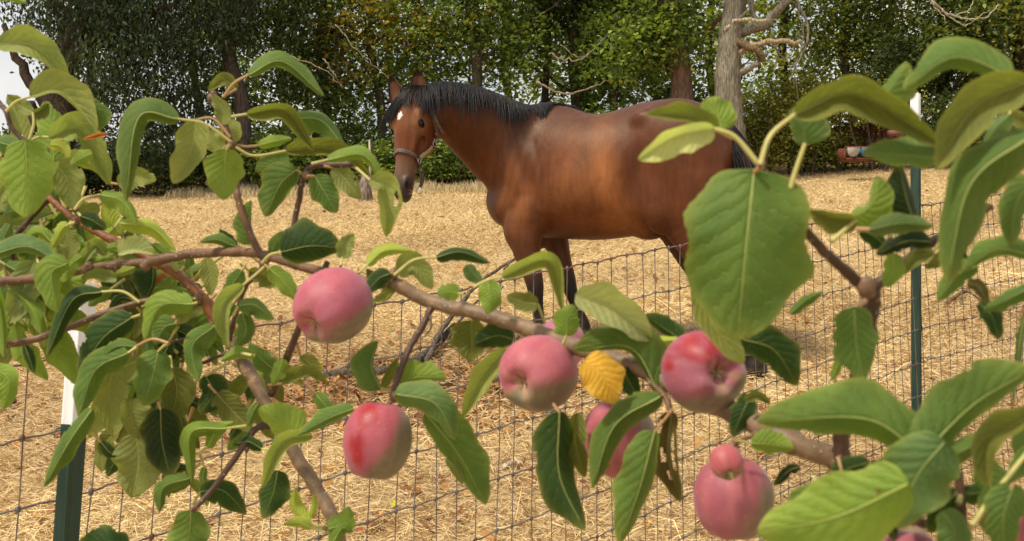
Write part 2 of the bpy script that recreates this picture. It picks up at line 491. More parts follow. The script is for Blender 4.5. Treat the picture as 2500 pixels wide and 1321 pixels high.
# (px of the foot, distance, trunk radius, lean x, height, palette, crown blobs [(px,py,d,rx,ry,rz)], clumps, label)
def tree(px, d, r, path_px, colr, pal, blobs, ncl, per, size, label, seed, droop=.3, elong=1.6, nl=7, name='tree', group='trees of the wood behind the field', sprig=.55, limbs=()):
    b0 = base(px, d)
    e = empty(name, b0, label, 'tree', group)
    path = [b0] + [P(*a) for a in path_px]
    q = np.random.RandomState(seed)
    ll = rand_limbs(path, q, nl, 1.3, r * .28, colr) + [([P(*p) for p in l[0]], l[1], l[2], l[3] if len(l) > 3 else colr) for l in limbs]
    trunk(e, path, r, r * .6, colr, seed, ll)
    bl = []
    for (bx, by, bd, rx, ry, rz) in blobs:
        p = P(bx, by, bd); bl.append((*p, rx, ry, rz))
    crown('crown', e, bl, ncl, per, size, PAL[pal], seed + 5, droop, elong, sprig=sprig)
    return e
# -- near row
tree(120, 18, .30, [(128, 400, 18), (150, 300, 18), (135, 200, 18.1), (210, 60, 18.2), (330, -60, 18.2), (430, -260, 18.4)], (66, 52, 42), 'ash',
     [(300, 150, 17.6, 1.3, .8, 1.0), (420, 60, 18, 1.6, 1, .8), (180, 20, 18, 1.5, 1, .6), (330, -150, 18, 3, 1.6, 1.1), (420, 270, 18.2, .8, .6, .6)], 1500, 22, .1,
     'dark leaning tree with drooping blue-green foliage at the left', 101, droop=.9, elong=2.8, sprig=.6,
     limbs=[([(150, 300, 18), (60, 180, 18), (10, 60, 18.1)], .12, .05), ([(135, 200, 18.1), (250, 80, 17.9), (430, 10, 17.8)], .16, .06), ([(135, 330, 18), (90, 300, 17.9), (75, 255, 17.9)], .14, .1)])
tree(592, 18.6, .16, [(598, 400, 18.6), (590, 250, 18.6), (560, 120, 18.6), (600, -60, 18.7), (620, -250, 18.8)], (84, 74, 66), 'dark',
     [(560, 60, 18.8, 1.3, .8, .9), (700, 40, 19, 1.3, .8, .9), (640, -160, 19, 2.2, 1.5, 1.2), (560, 240, 19.2, .8, .5, .6), (740, 190, 19, .8, .6, .7)], 900, 22, .095,
     'grey-trunked tree standing behind the tallest apple sprig', 102, droop=.6, elong=2.2)
tree(790, 20, .11, [(800, 300, 20), (780, 120, 20), (800, -80, 20)], (74, 64, 52), 'maple',
     [(800, 120, 20, 1.2, .8, 1.2), (880, 240, 19.5, .9, .6, .7), (760, -100, 20, 1.8, 1.2, 1), (780, 330, 20, 1, .6, .6)], 800, 20, .09,
     'thin tree with yellowing leaves left of the horse head', 103)
tree(930, 19.5, .1, [(930, 260, 19.5), (900, 80, 19.5), (920, -90, 19.6)], (80, 68, 56), 'autumn',
     [(900, 100, 19, .9, .6, .9), (950, 40, 19, .8, .6, .6), (1080, 60, 19, .8, .6, .5), (900, -120, 19.4, 1.5, 1, .8)], 330, 20, .09,
     'tree with some orange and yellow leaves above the horse ears', 104)
tree(1160, 19, .12, [(1160, 300, 19), (1165, 170, 19), (1150, 60, 19), (1140, -120, 19)], (86, 74, 62), 'maple',
     [(1100, 40, 19, 1.2, .8, .7), (1230, 120, 19.2, 1.0, .7, .9), (1150, -130, 19.2, 2.0, 1.2, 1.1), (1050, 170, 19.4, .8, .5, .6)], 850, 20, .095,
     'forked maple with a thin trunk rising above the horse neck', 105,
     limbs=[([(1165, 170, 19), (1185, 60, 19), (1240, -40, 19)], .07, .04)])
tree(1335, 20.5, .08, [(1330, 250, 20.5), (1340, 100, 20.5), (1330, -80, 20.5)], (70, 62, 52), 'maple',
     [(1330, 40, 20.5, 1.1, .8, 1.1), (1300, -120, 20.5, 1.6, 1, .9)], 480, 20, .09, 'slim tree behind the horse mane, leftmost of three slim trunks', 106)
tree(1415, 20, .15, [(1410, 250, 20), (1400, 120, 20), (1415, -100, 20)], (78, 64, 52), 'dark',
     [(1420, 20, 20, 1.1, .8, .7), (1400, -140, 20, 1.8, 1.2, 1), (1480, 160, 20.4, .7, .5, .6)], 480, 20, .095, 'darker trunk behind the horse back, between two slim trunks', 107)
tree(1500, 19.4, .09, [(1500, 220, 19.4), (1520, 90, 19.4), (1500, -90, 19.5)], (80, 70, 58), 'maple',
     [(1540, 90, 19, 1.1, .7, .9), (1470, 190, 19.6, .8, .6, .7), (1520, -120, 19.4, 1.7, 1, 1)], 700, 20, .1, 'slim leafy maple behind the horse back, rightmost of three slim trunks', 108)
tree(1672, 17.6, .22, [(1668, 300, 17.6), (1660, 150, 17.6), (1645, 20, 17.6), (1640, -200, 17.7)], (108, 84, 68), 'maple',
     [(1620, 60, 17.4, .8, .5, .8), (1560, 130, 17.6, .6, .5, .6), (1640, -150, 17.8, 1.6, 1.1, .9)], 520, 20, .1, 'stout reddish-brown trunk behind the horse rump', 109, nl=4)
# dead-limbed grey tree
tree(1790, 17.2, .25, [(1785, 330, 17.2), (1775, 200, 17.2), (1785, 80, 17.2), (1800, -40, 17.2), (1830, -240, 17.3)], (126, 118, 102), 'right',
     [(1830, -190, 17.4, 1.6, 1, .8)], 260, 20, .1, 'grey tree with broken bare limbs on its right side', 110, nl=0,
     limbs=[([(1785, 80, 17.2), (1860, 60, 17.1), (1920, 0, 17), (1960, -60, 17)], .10, .05), ([(1780, 140, 17.2), (1860, 105, 17), (1955, 104, 16.9)], .06, .035, (160, 140, 112)),
            ([(1800, 100, 17.1), (1840, 120, 16.9), (1865, 142, 16.9)], .075, .05, (110, 92, 64)), ([(1780, 190, 17.2), (1840, 160, 17), (1870, 130, 17)], .06, .03),
            ([(1930, -20, 17), (1972, 60, 16.9), (1965, 120, 16.9), (1935, 165, 16.9)], .025, .012), ([(1940, 0, 17), (1960, 90, 17), (1925, 200, 17)], .018, .008),
            ([(1790, 60, 17.1), (1830, 20, 17), (1800, -30, 17)], .03, .012), ([(1765, 80, 17.1), (1800, 50, 17), (1872, 52, 16.9)], .03, .03, (176, 160, 138)),
            ([(1860, 60, 17.1), (1900, 100, 17), (1890, 180, 17)], .02, .006), ([(1880, 110, 17), (1930, 160, 17), (1950, 250, 17)], .014, .004), ([(1850, 70, 17.1), (1835, 0, 17), (1860, -60, 17)], .045, .03)])
tree(2085, 21, .1, [(2080, 260, 21), (2060, 120, 21), (2080, -80, 21)], (80, 70, 56), 'right',
     [(2050, 60, 21, 1.2, .8, 1), (2150, 120, 21, 1.1, .8, 1), (2060, -130, 21, 2, 1.2, 1.1)], 900, 20, .09, 'leafy tree behind the olive thicket at the right', 111)
tree(2290, 19.5, .12, [(2290, 280, 19.5), (2310, 140, 19.5), (2290, -80, 19.5)], (72, 58, 46), 'dark',
     [(2300, 120, 19.3, 1.3, .8, .9), (2200, 210, 19.5, .9, .6, .7), (2330, -110, 19.6, 2.2, 1.2, 1)], 950, 20, .095, 'dark tree above the far fence post', 112)
tree(2482, 19, .17, [(2480, 300, 19), (2490, 150, 19), (2470, -100, 19)], (70, 54, 42), 'right',
     [(2440, 60, 18.8, 1.4, .8, .9), (2500, -110, 19, 2.2, 1.4, 1.1), (2540, 230, 19, .9, .6, .9), (2400, 200, 19.4, .7, .5, .6)], 950, 20, .095, 'dark-trunked tree at the right edge of the picture', 113)
# -- back row
bx = [(230, 'dark'), (480, 'dark'), (690, 'maple'), (960, 'maple'), (1240, 'light'), (1430, 'maple'), (1600, 'maple'), (1740, 'light'), (1920, 'light'), (2180, 'olive'), (2390, 'right'), (2600, 'right')]
words = ['behind the drooping foliage', 'between the leaning tree and the grey trunk', 'behind the arching top leaf', 'behind the horse head',
         'behind the horse neck', 'behind the horse withers', 'behind the horse croup', 'behind the grey broken tree', 'behind the bare broken limbs', 'behind the rusty shed', 'right of the far fence post', 'beyond the right edge']
for i, (px, pal) in enumerate(bx):
    d = 25 + 2 * math.sin(i * 2.1)
    tree(px, d, .13, [(px + 10, 300, d), (px - 10, 120, d), (px + 15, -150, d)], (76, 66, 54), pal,
         [(px, 60, d, 1.8, 1, 1.5), (px + 60, 220, d, 1.4, .9, .9), (px - 60, -110, d, 2.4, 1.5, 1.4), (px - 70, 330, d, 1.0, .8, .7), (px + 30, 400, d, 1.6, .8, .5)], 620 if px > 500 else 760, 16, .13,
         'far tree of the back row, ' + words[i], 200 + i, nl=8, sprig=.8)
# -- undergrowth
def bush(px, py, d, rx, ry, rz, n, size, pal, label, seed, stems=10, cat='bush', sprig=.35):
    p = P(px, py, d); gz = float(ground(p[0], p[1])); b0 = np.array([p[0], p[1], gz])
    e = empty('bush', b0, label, cat, 'bushes along the edge of the wood')
    q = np.random.RandomState(seed); mb = MB()
    for i in range(stems):
        a = q.rand() * 6.28; o2 = b0 + np.array([math.cos(a) * rx * .4 * q.rand(), math.sin(a) * ry * .4, -.05])
        tip = p + np.array([math.cos(a) * rx * .8, math.sin(a) * ry * .7, rz * (.2 + .8 * q.rand())])
        mid = (o2 + tip) / 2 + q.randn(3) * .15
        mb.tube(catmull([o2, mid, tip], 5), np.linspace(.02, .006, 11), 5, col=lin((96, 84, 66)))
    mb.build('stem', M_bark, e)
    crown('foliage', e, [(*p, rx, ry, rz)], n, 16, size, PAL[pal], seed, .1, 1.5, sprig=sprig)
for i, (px, py, rx, rz, pal, n, lab) in enumerate([
        (-20, 430, 1.0, .7, 'dark', 300, 'dark bush at the left edge of the wood'), (210, 440, 1.1, .45, 'ash', 260, 'low dark bush beneath the leaning tree'),
        (400, 430, 1.1, .5, 'dark', 330, 'dark bush under the drooping foliage, left of the heart-shaped leaf'), (540, 410, .8, .5, 'dark', 240, 'shaded bush behind the heart-shaped leaf'),
        (700, 400, .9, .6, 'maple', 300, 'green bush behind the pair of dark apple leaves'), (830, 400, .8, .6, 'dark', 280, 'dark bush left of the white stake'),
        (960, 410, .8, .55, 'maple', 280, 'green bush behind the horse muzzle'), (1095, 400, .8, .6, 'maple', 300, 'green bush under the horse throat'),
        (1220, 380, .9, .6, 'dark', 240, 'dark bush hidden behind the horse chest'), (1500, 330, 1.2, .6, 'maple', 240, 'green bush behind the horse back'),
        (1640, 300, .9, .7, 'dark', 220, 'dark bush at the foot of the reddish trunk')]):
    bush(px, py, 18.6 + .3 * math.sin(i * 3), rx, .5, rz, n, .075, pal, lab, 300 + i)
for i, (px, py, rx, rz, n, pal, lab) in enumerate([
        (1850, 330, .75, .8, 620, 'olive', 'olive-green bush right of the grey tree'), (1960, 300, .8, 1.0, 760, 'olive', 'tall olive thicket below the bare broken limbs'),
        (2040, 380, .8, .45, 300, 'right', 'low green bush left of the half barrels'), (2150, 260, .8, .5, 200, 'olive', 'sparse yellow-green bush above the rusty shed'),
        (2330, 330, .9, .75, 480, 'dark', 'dark shrub right of the white-topped far post'), (2460, 380, .7, .5, 260, 'right', 'low shrub at the right edge of the field')]):
    bush(px, py, 16.8 if px == 2125 else 18.2 + .2 * i % .5, rx, .5, rz, n, .06, pal, lab, 330 + i, 16)

for i, (px, pal, lab) in enumerate([(60, 'dark', 'shadowy bush behind the leaning trunk'), (330, 'ash', 'shadowy bush behind the large arching leaf'), (620, 'dark', 'shadowy bush behind the grey-trunked tree'), (880, 'dark', 'shadowy bush behind the pale stake'),
        (1150, 'maple', 'far green bush behind the horse neck'), (1420, 'maple', 'far green bush behind the horse withers'), (1720, 'dark', 'far dark bush between the reddish and grey trunks'), (2240, 'right', 'far bush behind the far fence post')]):
    bush(px, 385, 22, 1.5, .6, .75, 380, .09, pal, lab, 360 + i, 8)

# rusty shed, half barrels, stake, stump
M_rust = mat_vcol('rusty_paint', .8, .2, .45, 9, .4, .01)
M_plain = mat_vcol('painted', .6, .3, .15, 40, .1, .002)
c = P(2135, 325, 18.2); e = empty('shed', (c[0], c[1], float(ground(c[0], c[1]))), 'low rust-red slatted shed half hidden by the thicket', 'shed')
mb = MB(); mb.box(c + np.array([0, .6, -.1]), (.95, .8, .62), col=lin((96, 58, 46))); mb.build('wall', M_rust, e, smooth=False)
mb = MB()
for k in range(9): mb.box(c + np.array([-.45 + k * .11, .17, -.08]), (.03, .03, .6), col=lin((62, 40, 32)))
mb.build('slat', M_rust, e, smooth=False)
mb = MB()
for k in range(2): mb.box(c + np.array([.0, .1, .3 + k * .12]), (1.2, .03, .025), col=lin((84, 74, 62)))
for k in (-.58, .58): mb.box(c + np.array([k, .1, .1]), (.035, .03, .75), col=lin((84, 74, 62)))
mb.build('rail', M_rust, e, smooth=False)
c = P(2185, 326, 17.2); mb = MB(); mb.box(c + np.array([0, 0, 0]), (.22, .16, .1), col=lin((118, 72, 62))); mb.box(c + np.array([0, 0, -.3]), (.05, .05, .55), col=lin((90, 70, 60)))
tag(mb.build('red_box', M_plain, smooth=False), 'small faded red box on a post beside the rusty shed', 'box')
c = P(2092, 376, 17.0); e = empty('feed_trough', (c[0], c[1], float(ground(c[0], c[1]))), 'rusty frame holding a white and a blue half barrel beside the field', 'trough')
mb = MB()
for zz in (.09,): 
    for yy in (-.17, .17): mb.box(c + np.array([0, yy, zz]), (.5, .025, .03), col=lin((110, 62, 46)))
for sx in (-.25, .25): mb.box(c + np.array([sx, 0, -.02]), (.03, .36, .2), col=lin((110, 62, 46)))
mb.box(c + np.array([0, 0, -.1]), (.5, .36, .03), col=lin((110, 62, 46)))
mb.build('frame', M_rust, e, smooth=False)
for k, (sx, cc) in enumerate(((-.118, (176, 166, 158)), (.118, (88, 136, 172)))):
    a = np.linspace(0, np.pi, 13); V = []
    for yy in (-.2, .2):
        for q_ in a: V.append([c[0] + sx + .1 * math.cos(q_), c[1] + yy, c[2] + .085 - .15 * math.sin(q_)])
    V = np.array(V); n = 13
    Q = [[k2, k2 + 1, n + k2 + 1, n + k2] for k2 in range(n - 1)]
    T = [[0, k2 + 1, k2] for k2 in range(1, n - 1)] + [[n, n + k2, n + k2 + 1] for k2 in range(1, n - 1)]
    o = mesh('half_barrel', V, [np.array(Q), np.array(T)], M_plain, e, False, col=np.repeat(lin(cc)[None], len(V), 0))
    o['label'] = ('white', 'sky blue')[k] + ' half barrel'
b0 = base(903, 16.5); mb = MB(); mb.tube([b0, P(904, 420, 16.5), P(902, 342, 16.5)], [.024, .022, .016], 7, col=lin((172, 158, 140)), jitter=.06)
tag(mb.build('stake', M_bark), 'pale thin wooden stake standing left of the horse muzzle', 'stake')
b0 = base(893, 16.2); mb = MB(); mb.tube([b0, P(893, 470, 16.2), P(890, 455, 16.2), P(894, 425, 16.2)], [.12, .1, .085, .06], 10, col=lin((128, 114, 100)), jitter=.1)
tag(mb.build('stump', M_bark), 'grey broken stump at the foot of the pale stake', 'stump')
# bare drooping twigs hanging in front of the wood
mb = MB(); q = np.random.RandomState(55)
for (pts, r) in [([(690, 130, 17), (790, 170, 17), (838, 215, 17)], .012), ([(790, 145, 17), (815, 180, 17), (838, 212, 17)], .014), ([(1340, 130, 18), (1400, 150, 18), (1450, 120, 18), (1500, 60, 18)], .018),
                 ([(1370, 110, 18), (1420, 140, 18), (1480, 90, 18)], .012), ([(820, 60, 17.5), (880, 130, 17.5), (960, 200, 17.5)], .012), ([(1310, 200, 18), (1380, 230, 18), (1450, 210, 18), (1500, 190, 18)], .02)]:
    c = catmull([P(*p) for p in pts], 8); c += q.randn(*c.shape) * .012; mb.tube(c, np.linspace(r, r * .4, len(c)), 5, col=lin((150, 136, 112)))
tag(mb.build('bare_twigs', M_bark), 'bare grey twigs hanging in front of the wood', 'twigs', kind='stuff')
mb = MB()
for (pts, r) in [([(2270, 0, 16), (2330, 40, 16), (2400, 45, 16), (2440, 10, 16)], .02), ([(2300, 25, 16), (2350, 60, 16), (2410, 30, 16)], .012), ([(2330, 40, 16), (2370, 20, 16), (2380, -20, 16)], .01), ([(2260, -60, 16), (2270, 0, 16), (2310, 45, 16)], .02)]:
    c = catmull([P(*p) for p in pts], 8); c += q.randn(*c.shape) * .012; mb.tube(c, np.linspace(r, r * .4, len(c)), 5, col=lin((176, 166, 146)))
tag(mb.build('dead_bough', M_bark), 'pale curved dead bough hanging at the top right', 'bough')
# ------------------------------------------------------------------ the horse
HD = np.array([.883, -.469, 0])          # along the body, towards the tail
HN = np.array([-.469, -.883, 0])         # towards the near (left) side
HO = np.array([.614, 6.4])
def HP(px, py, off=0.0):
    """point of the horse's middle plane seen at px,py, then moved off metres to its left side"""
    k = (px - 1250) / F
    s = (k * HO[1] - HO[0]) / (HD[0] - k * HD[1])
    x = HO[0] + s * HD[0]; y = HO[1] + s * HD[1]
    z = CAMZ - (py - 660.5) / F * y
    return np.array([x, y, z]) + HN * off
def HQ(px, py, off):
    """point of the plane parallel to the middle plane, off metres to its left, that is seen at px,py"""
    o = HO + HN[:2] * off
    k = (px - 1250) / F
    s = (k * o[1] - o[0]) / (HD[0] - k * HD[1])
    x = o[0] + s * HD[0]; y = o[1] + s * HD[1]
    return np.array([x, y, CAMZ - (py - 660.5) / F * y])

class Sdf:
    def __init__(s): s.seg = []
    def chain(s, pts, rs, ru, side, k=.05, n=4, grp=0):
        """tapered elliptical sweep: rs = half width along side axis, ru = half depth"""
        A = np.column_stack([np.array(pts), np.array(rs), np.array(ru)])
        s.seg.append(('c', catmull(A, n), np.asarray(side, float), k))
    def ell(s, c, r, axes=None, k=.05, sub=False):
        ax = np.eye(3) if axes is None else np.array(axes, float)
        s.seg.append(('e', np.array(c, float), np.array(r, float), ax, k, sub))
    def ev(s, Pt):
        Pt = np.asarray(Pt, float)
        D = np.full(len(Pt), .5)
        for g in s.seg:
            if g[0] == 'c':
                _, C, side, k = g
                R_ = C[:, 3:5].max() + .14
                M = np.all((Pt > C[:, :3].min(0) - R_) & (Pt < C[:, :3].max(0) + R_), axis=1)
                if not M.any(): continue
                Q0 = Pt[M]; Dc = np.full(len(Q0), .5); ki = .012
                for a, b in zip(C[:-1], C[1:]):
                    pa, pb = a[:3], b[:3]; R_ = max(a[3], a[4], b[3], b[4]) + .14
                    m = np.all((Q0 > np.minimum(pa, pb) - R_) & (Q0 < np.maximum(pa, pb) + R_), axis=1)
                    if not m.any(): continue
                    q = Q0[m]; ab = pb - pa; l2 = ab @ ab; l = math.sqrt(l2)
                    t = np.clip((q - pa) @ ab / l2, 0, 1)
                    r1 = a[3] + (b[3] - a[3]) * t; r2 = a[4] + (b[4] - a[4]) * t
                    T = ab / l; S_ = side - (side @ T) * T; S_ /= np.linalg.norm(S_); U = np.cross(T, S_)
                    v = q - (pa + t[:, None] * ab)
                    ds = v @ S_; du = v @ U; dt = v @ T
                    rm = np.minimum(r1, r2)
                    e1 = np.sqrt((ds / r1) ** 2 + (du / r2) ** 2 + (dt / rm) ** 2)
                    e2 = np.sqrt((ds / r1 ** 2) ** 2 + (du / r2 ** 2) ** 2 + (dt / rm ** 2) ** 2) + 1e-9
                    d = e1 * (e1 - 1) / e2
                    o = Dc[m]; h = np.clip(.5 + .5 * (o - d) / ki, 0, 1)
                    Dc[m] = o * (1 - h) + d * h - ki * h * (1 - h)
                m = M; d = Dc
            else:
                _, c, r, ax, k, sub = g
                m = np.linalg.norm(Pt - c, axis=1) < r.max() + .14
                if not m.any(): continue
                v = (Pt[m] - c) @ ax.T
                e1 = np.sqrt(((v / r) ** 2).sum(1)); e2 = np.sqrt(((v / r ** 2) ** 2).sum(1)) + 1e-9
                d = e1 * (e1 - 1) / e2
                if sub:
                    o = D[m]; h = np.clip(.5 - .5 * (o + d) / k, 0, 1)
                    D[m] = o * (1 - h) + (-d) * h + k * h * (1 - h)
                    continue
            o = D[m]
            h = np.clip(.5 + .5 * (o - d) / k, 0, 1)
            D[m] = o * (1 - h) + d * h - k * h * (1 - h)
        return D
    def grad(s, Pt, e=.004):
        g = np.stack([s.ev(Pt + np.eye(3)[i] * e) - s.ev(Pt - np.eye(3)[i] * e) for i in range(3)], -1)
        return g / (np.linalg.norm(g, axis=1)[:, None] + 1e-9)

def surface_nets(D, o, h):
    S = D < 0
    nx, ny, nz = D.shape
    corner = sum(S[i:nx - 1 + i, j:ny - 1 + j, k:nz - 1 + k].astype(np.int8) for i in (0, 1) for j in (0, 1) for k in (0, 1))
    act = (corner > 0) & (corner < 8)
    idx = -np.ones(act.shape, np.int64); cells = np.argwhere(act); idx[tuple(cells.T)] = np.arange(len(cells))
    acc = np.zeros((len(cells), 3)); cnt = np.zeros(len(cells))
    cs = [np.array([i, j, k]) for i in (0, 1) for j in (0, 1) for k in (0, 1)]
    for a in cs:
        for ax in range(3):
            if a[ax]: continue
            b = a.copy(); b[ax] = 1
            da = D[tuple((cells + a).T)]; db = D[tuple((cells + b).T)]
            m = (da < 0) != (db < 0)
            t = np.where(m, da / (da - db + 1e-12), 0)
            p = a[None] + (b - a)[None] * t[:, None]
            acc += p * m[:, None]; cnt += m
    V = (cells + acc / cnt[:, None]) * h + o
    F_ = []
    for ax in range(3):
        u, w = (ax + 1) % 3, (ax + 2) % 3
        sl0 = [slice(1, -1)] * 3; sl0[ax] = slice(0, -1); sl1 = list(sl0); sl1[ax] = slice(1, None)
        A_, B_ = S[tuple(sl0)], S[tuple(sl1)]
        e = np.argwhere(A_ != B_)
        if not len(e): continue
        inside = A_[tuple(e.T)]
        g = e.copy(); g[:, u] += 1; g[:, w] += 1
        def c(du, dw):
            q = g.copy(); q[:, u] -= du; q[:, w] -= dw
            return idx[tuple(q.T)]
        f = np.stack([c(1, 1), c(0, 1), c(0, 0), c(1, 0)], -1)
        f[~inside] = f[~inside][:, ::-1]
        F_.append(f)
    return V, np.vstack(F_)

S = Sdf()
def px2m(v, d=6.4): return v / F * d
# torso: px, top, bottom, half width, depth of that station
T_ = [(1285, 300, 560, .19), (1335, 276, 578, .235), (1400, 278, 583, .27), (1470, 281, 584, .295), (1540, 266, 574, .285), (1600, 248, 556, .275), (1655, 242, 530, .27), (1700, 258, 510, .235), (1735, 285, 480, .17)]
pts, rs, ru = [], [], []
for px, a, b_, w in T_:
    c = HP(px, (a + b_) / 2); pts.append(c); rs.append(w); ru.append((b_ - a) / 2 / F * c[1])
S.chain(pts, rs, ru, HN, .06, 4)
def el(px, py, off, r, k=.05, tilt=0, sub=False):
    """ellipsoid in horse axes: r = (along, sideways, vertical), tilt in the side plane"""
    c = HP(px, py, off); ca, sa = math.cos(tilt), math.sin(tilt); Zv = np.array([0, 0, 1.])
    a1 = HD * ca - Zv * sa; a3 = HD * sa + Zv * ca
    S.ell(c, r, [a1, HN, a3], k, sub)
# shoulder, chest, croup, thigh
for s in (1, -1):
    el(1300, 430, .12 * s, (.15, .13, .30), .07, -.42)
    el(1262, 505, .10 * s, (.12, .12, .14), .06)
    el(1665, 350, .12 * s, (.24, .16, .24), .07)
    el(1700, 440, .14 * s, (.20, .125, .30), .07, .15)
    el(1630, 500, .165 * s, (.11, .10, .19), .06, -.2)
    el(1290, 560, .14 * s, (.10, .075, .13), .05, .1)
el(1335, 300, 0, (.22, .07, .10), .10)            # withers
el(1240, 490, 0, (.14, .15, .17), .07)             # breast
el(1455, 465, 0, (.30, .30, .25), .08)             # barrel
el(1585, 566, 0, (.09, .10, .05), .04)             # sheath / flank fold
for s in (1, -1):
    el(1338, 470, .285 * s, (.035, .035, .18), .06, -.30, True)          # groove behind the shoulder
    el(1578, 468, .325 * s, (.05, .065, .20), .09, .30, True)            # hollow of the flank
    el(1320, 520, .20 * s, (.07, .05, .09), .04)                         # triceps
    el(1330, 400, .19 * s, (.05, .05, .16), .05, -.5)
    el(1600, 300, .20 * s, (.06, .05, .05), .05)                         # point of the hip
# neck
def off_up(px, py, d): return P(px, py, d)
nk = [(1300, 390, 6.62, .16, .27), (1242, 362, 6.60, .135, .285), (1185, 322, 6.57, .115, .245), (1130, 287, 6.52, .10, .20), (1082, 266, 6.46, .09, .155), (1048, 262, 6.42, .08, .12)]
S.chain([P(a, b_, d) for a, b_, d, w, u in nk], [n_[3] for n_ in nk], [n_[4] for n_ in nk], (-.469, -.883, 0), .06, 5)
# head frame
H0 = P(1007, 232, 6.40); H1 = P(977, 480, 6.30)
HA = H1 - H0; HL = np.linalg.norm(HA); HA /= HL
ph = math.radians(29)
HW = np.array([math.cos(ph), -math.sin(ph), 0]); HW -= (HW @ HA) * HA; HW /= np.linalg.norm(HW)   # horse's left, to the camera's right
HF = np.cross(HW, HA); 
if HF[1] > 0: HF = -HF                                        # the face looks along HF
def HH(t, f, w): return H0 + HA * (t * HL) + HF * f + HW * w
hd = [(0.03, .03, -.12, .080), (.12, .07, -.15, .095), (.22, .085, -.17, .100), (.33, .080, -.19, .092), (.45, .070, -.17, .074), (.57, .058, -.125, .060), (.69, .048, -.095, .052), (.80, .044, -.080, .050), (.90, .042, -.078, .052), (.965, .022, -.065, .044)]
S.chain([HH(t, (a + b_) / 2, 0) for t, a, b_, w in hd], [w * 1.13 for *_, w in hd], [(a - b_) / 2 for t, a, b_, w in hd], HW, .03, 4)
AX = [HA, HF, HW]
for s in (1, -1):
    S.ell(HH(.34, -.125, .052 * s), (.135, .105, .042), AX, .03)         # cheek
    S.ell(HH(.255, .035, .097 * s), (.06, .032, .022), AX, .025)         # brow above the eye
    S.ell(HH(.44, .012, .064 * s), (.09, .018, .018), AX, .02)           # facial crest
    S.ell(HH(.875, .012, .048 * s), (.045, .035, .018), AX, .02)         # nostril wing
    S.ell(HH(.302, .022, .116 * s), (.026, .024, .016), AX, .012, True)  # eye socket
    S.ell(HH(.895, .020, .070 * s), (.030, .016, .020), AX, .012, True)  # nostril
    S.ell(HH(.52, -.05, .075 * s), (.09, .03, .018), AX, .03, True)      # hollow of the cheek
S.ell(HH(.96, -.055, 0), (.05, .032, .04), AX, .02)                      # lower lip
S.ell(HH(.945, -.022, .062), (.012, .040, .02), AX, .008, True)          # mouth corner
S.ell(HH(.945, -.022, -.062), (.012, .040, .02), AX, .008, True)
S.ell(HH(.46, -.205, 0), (.12, .05, .022), AX, .03, True)                # between the jaws
# legs: (px, py, r_side, r_depth)
def leg(L_, off, k=.035, n=4):
    S.chain([HQ(a, b_, off) for a, b_, *_ in L_], [l[2] for l in L_], [l[3] for l in L_], HN, k, n)
leg([(1285, 540, .085, .125), (1284, 600, .070, .098), (1295, 650, .052, .068), (1305, 690, .046, .054), (1308, 712, .042, .046), (1312, 745, .030, .035), (1316, 785, .029, .036), (1319, 810, .036, .042), (1316, 828, .032, .036), (1313, 842, .043, .05), (1311, 856, .052, .062)], .15)
leg([(1345, 540, .08, .11), (1358, 590, .066, .082), (1372, 640, .050, .062), (1384, 676, .045, .052), (1390, 700, .040, .046), (1402, 735, .030, .034), (1416, 772, .030, .036), (1424, 794, .036, .042), (1425, 806, .032, .036), (1428, 818, .043, .05), (1430, 830, .050, .060)], -.15)
leg([(1690, 440, .12, .21), (1690, 520, .10, .20), (1712, 590, .08, .145), (1738, 650, .062, .100), (1766, 700, .050, .074), (1788, 732, .046, .066), (1800, 765, .038, .050), (1815, 815, .034, .044), (1830, 855, .039, .048), (1838, 875, .036, .042), (1842, 890, .045, .054), (1845, 905, .055, .066)], .13)
leg([(1660, 440, .12, .2), (1652, 520, .09, .17), (1676, 590, .075, .12), (1705, 650, .058, .088), (1735, 694, .048, .066), (1758, 722, .044, .06), (1770, 755, .036, .046), (1785, 800, .032, .040), (1798, 832, .037, .045), (1804, 848, .034, .040), (1808, 860, .043, .052), (1810, 872, .053, .062)], -.13)
# dock of the tail
S.chain([HP(1735, 285), HP(1768, 300), HP(1790, 345), HP(1808, 400)], [.05, .035, .028, .02], [.05, .035, .028, .02], HN, .03, 4)

def mesh_sdf(S, h):
    allp = np.vstack([g[1][:, :3] if g[0] == 'c' else g[1][None] for g in S.seg])
    lo = allp.min(0) - .42; hi = allp.max(0) + .42
    n = np.ceil((hi - lo) / h).astype(int); n = ((n + 3) // 4) * 4 + 1
    D = np.full(n, .5, np.float32)
    cn = (n - 1) // 4
    cc = np.stack(np.meshgrid(*[np.arange(m) for m in cn], indexing='ij'), -1).reshape(-1, 3)
    pc = lo + (cc * 4 + 2) * h
    dc = S.ev(pc)
    near = cc[np.abs(dc) < 4 * h * 1.9]
    ins = cc[dc <= -4 * h * 1.9]
    off5 = np.stack(np.meshgrid(*[np.arange(5)] * 3, indexing='ij'), -1).reshape(-1, 3)
    ii = (ins[:, None] * 4 + off5).reshape(-1, 3); D[tuple(ii.T)] = -.5
    ii = (near[:, None] * 4 + off5).reshape(-1, 3)
    key = (ii[:, 0] * n[1] + ii[:, 1]) * n[2] + ii[:, 2]
    key = np.unique(key)
    ii = np.stack([key // (n[1] * n[2]), key // n[2] % n[1], key % n[2]], -1)
    D[tuple(ii.T)] = S.ev(lo + ii * h)
    V, Fq = surface_nets(D, lo, h)
    for _ in range(2):
        d = S.ev(V); g = S.grad(V); V = V - g * np.clip(d, -h, h)[:, None] * .9
    return V, Fq
HV, HFc = mesh_sdf(S, .0105)

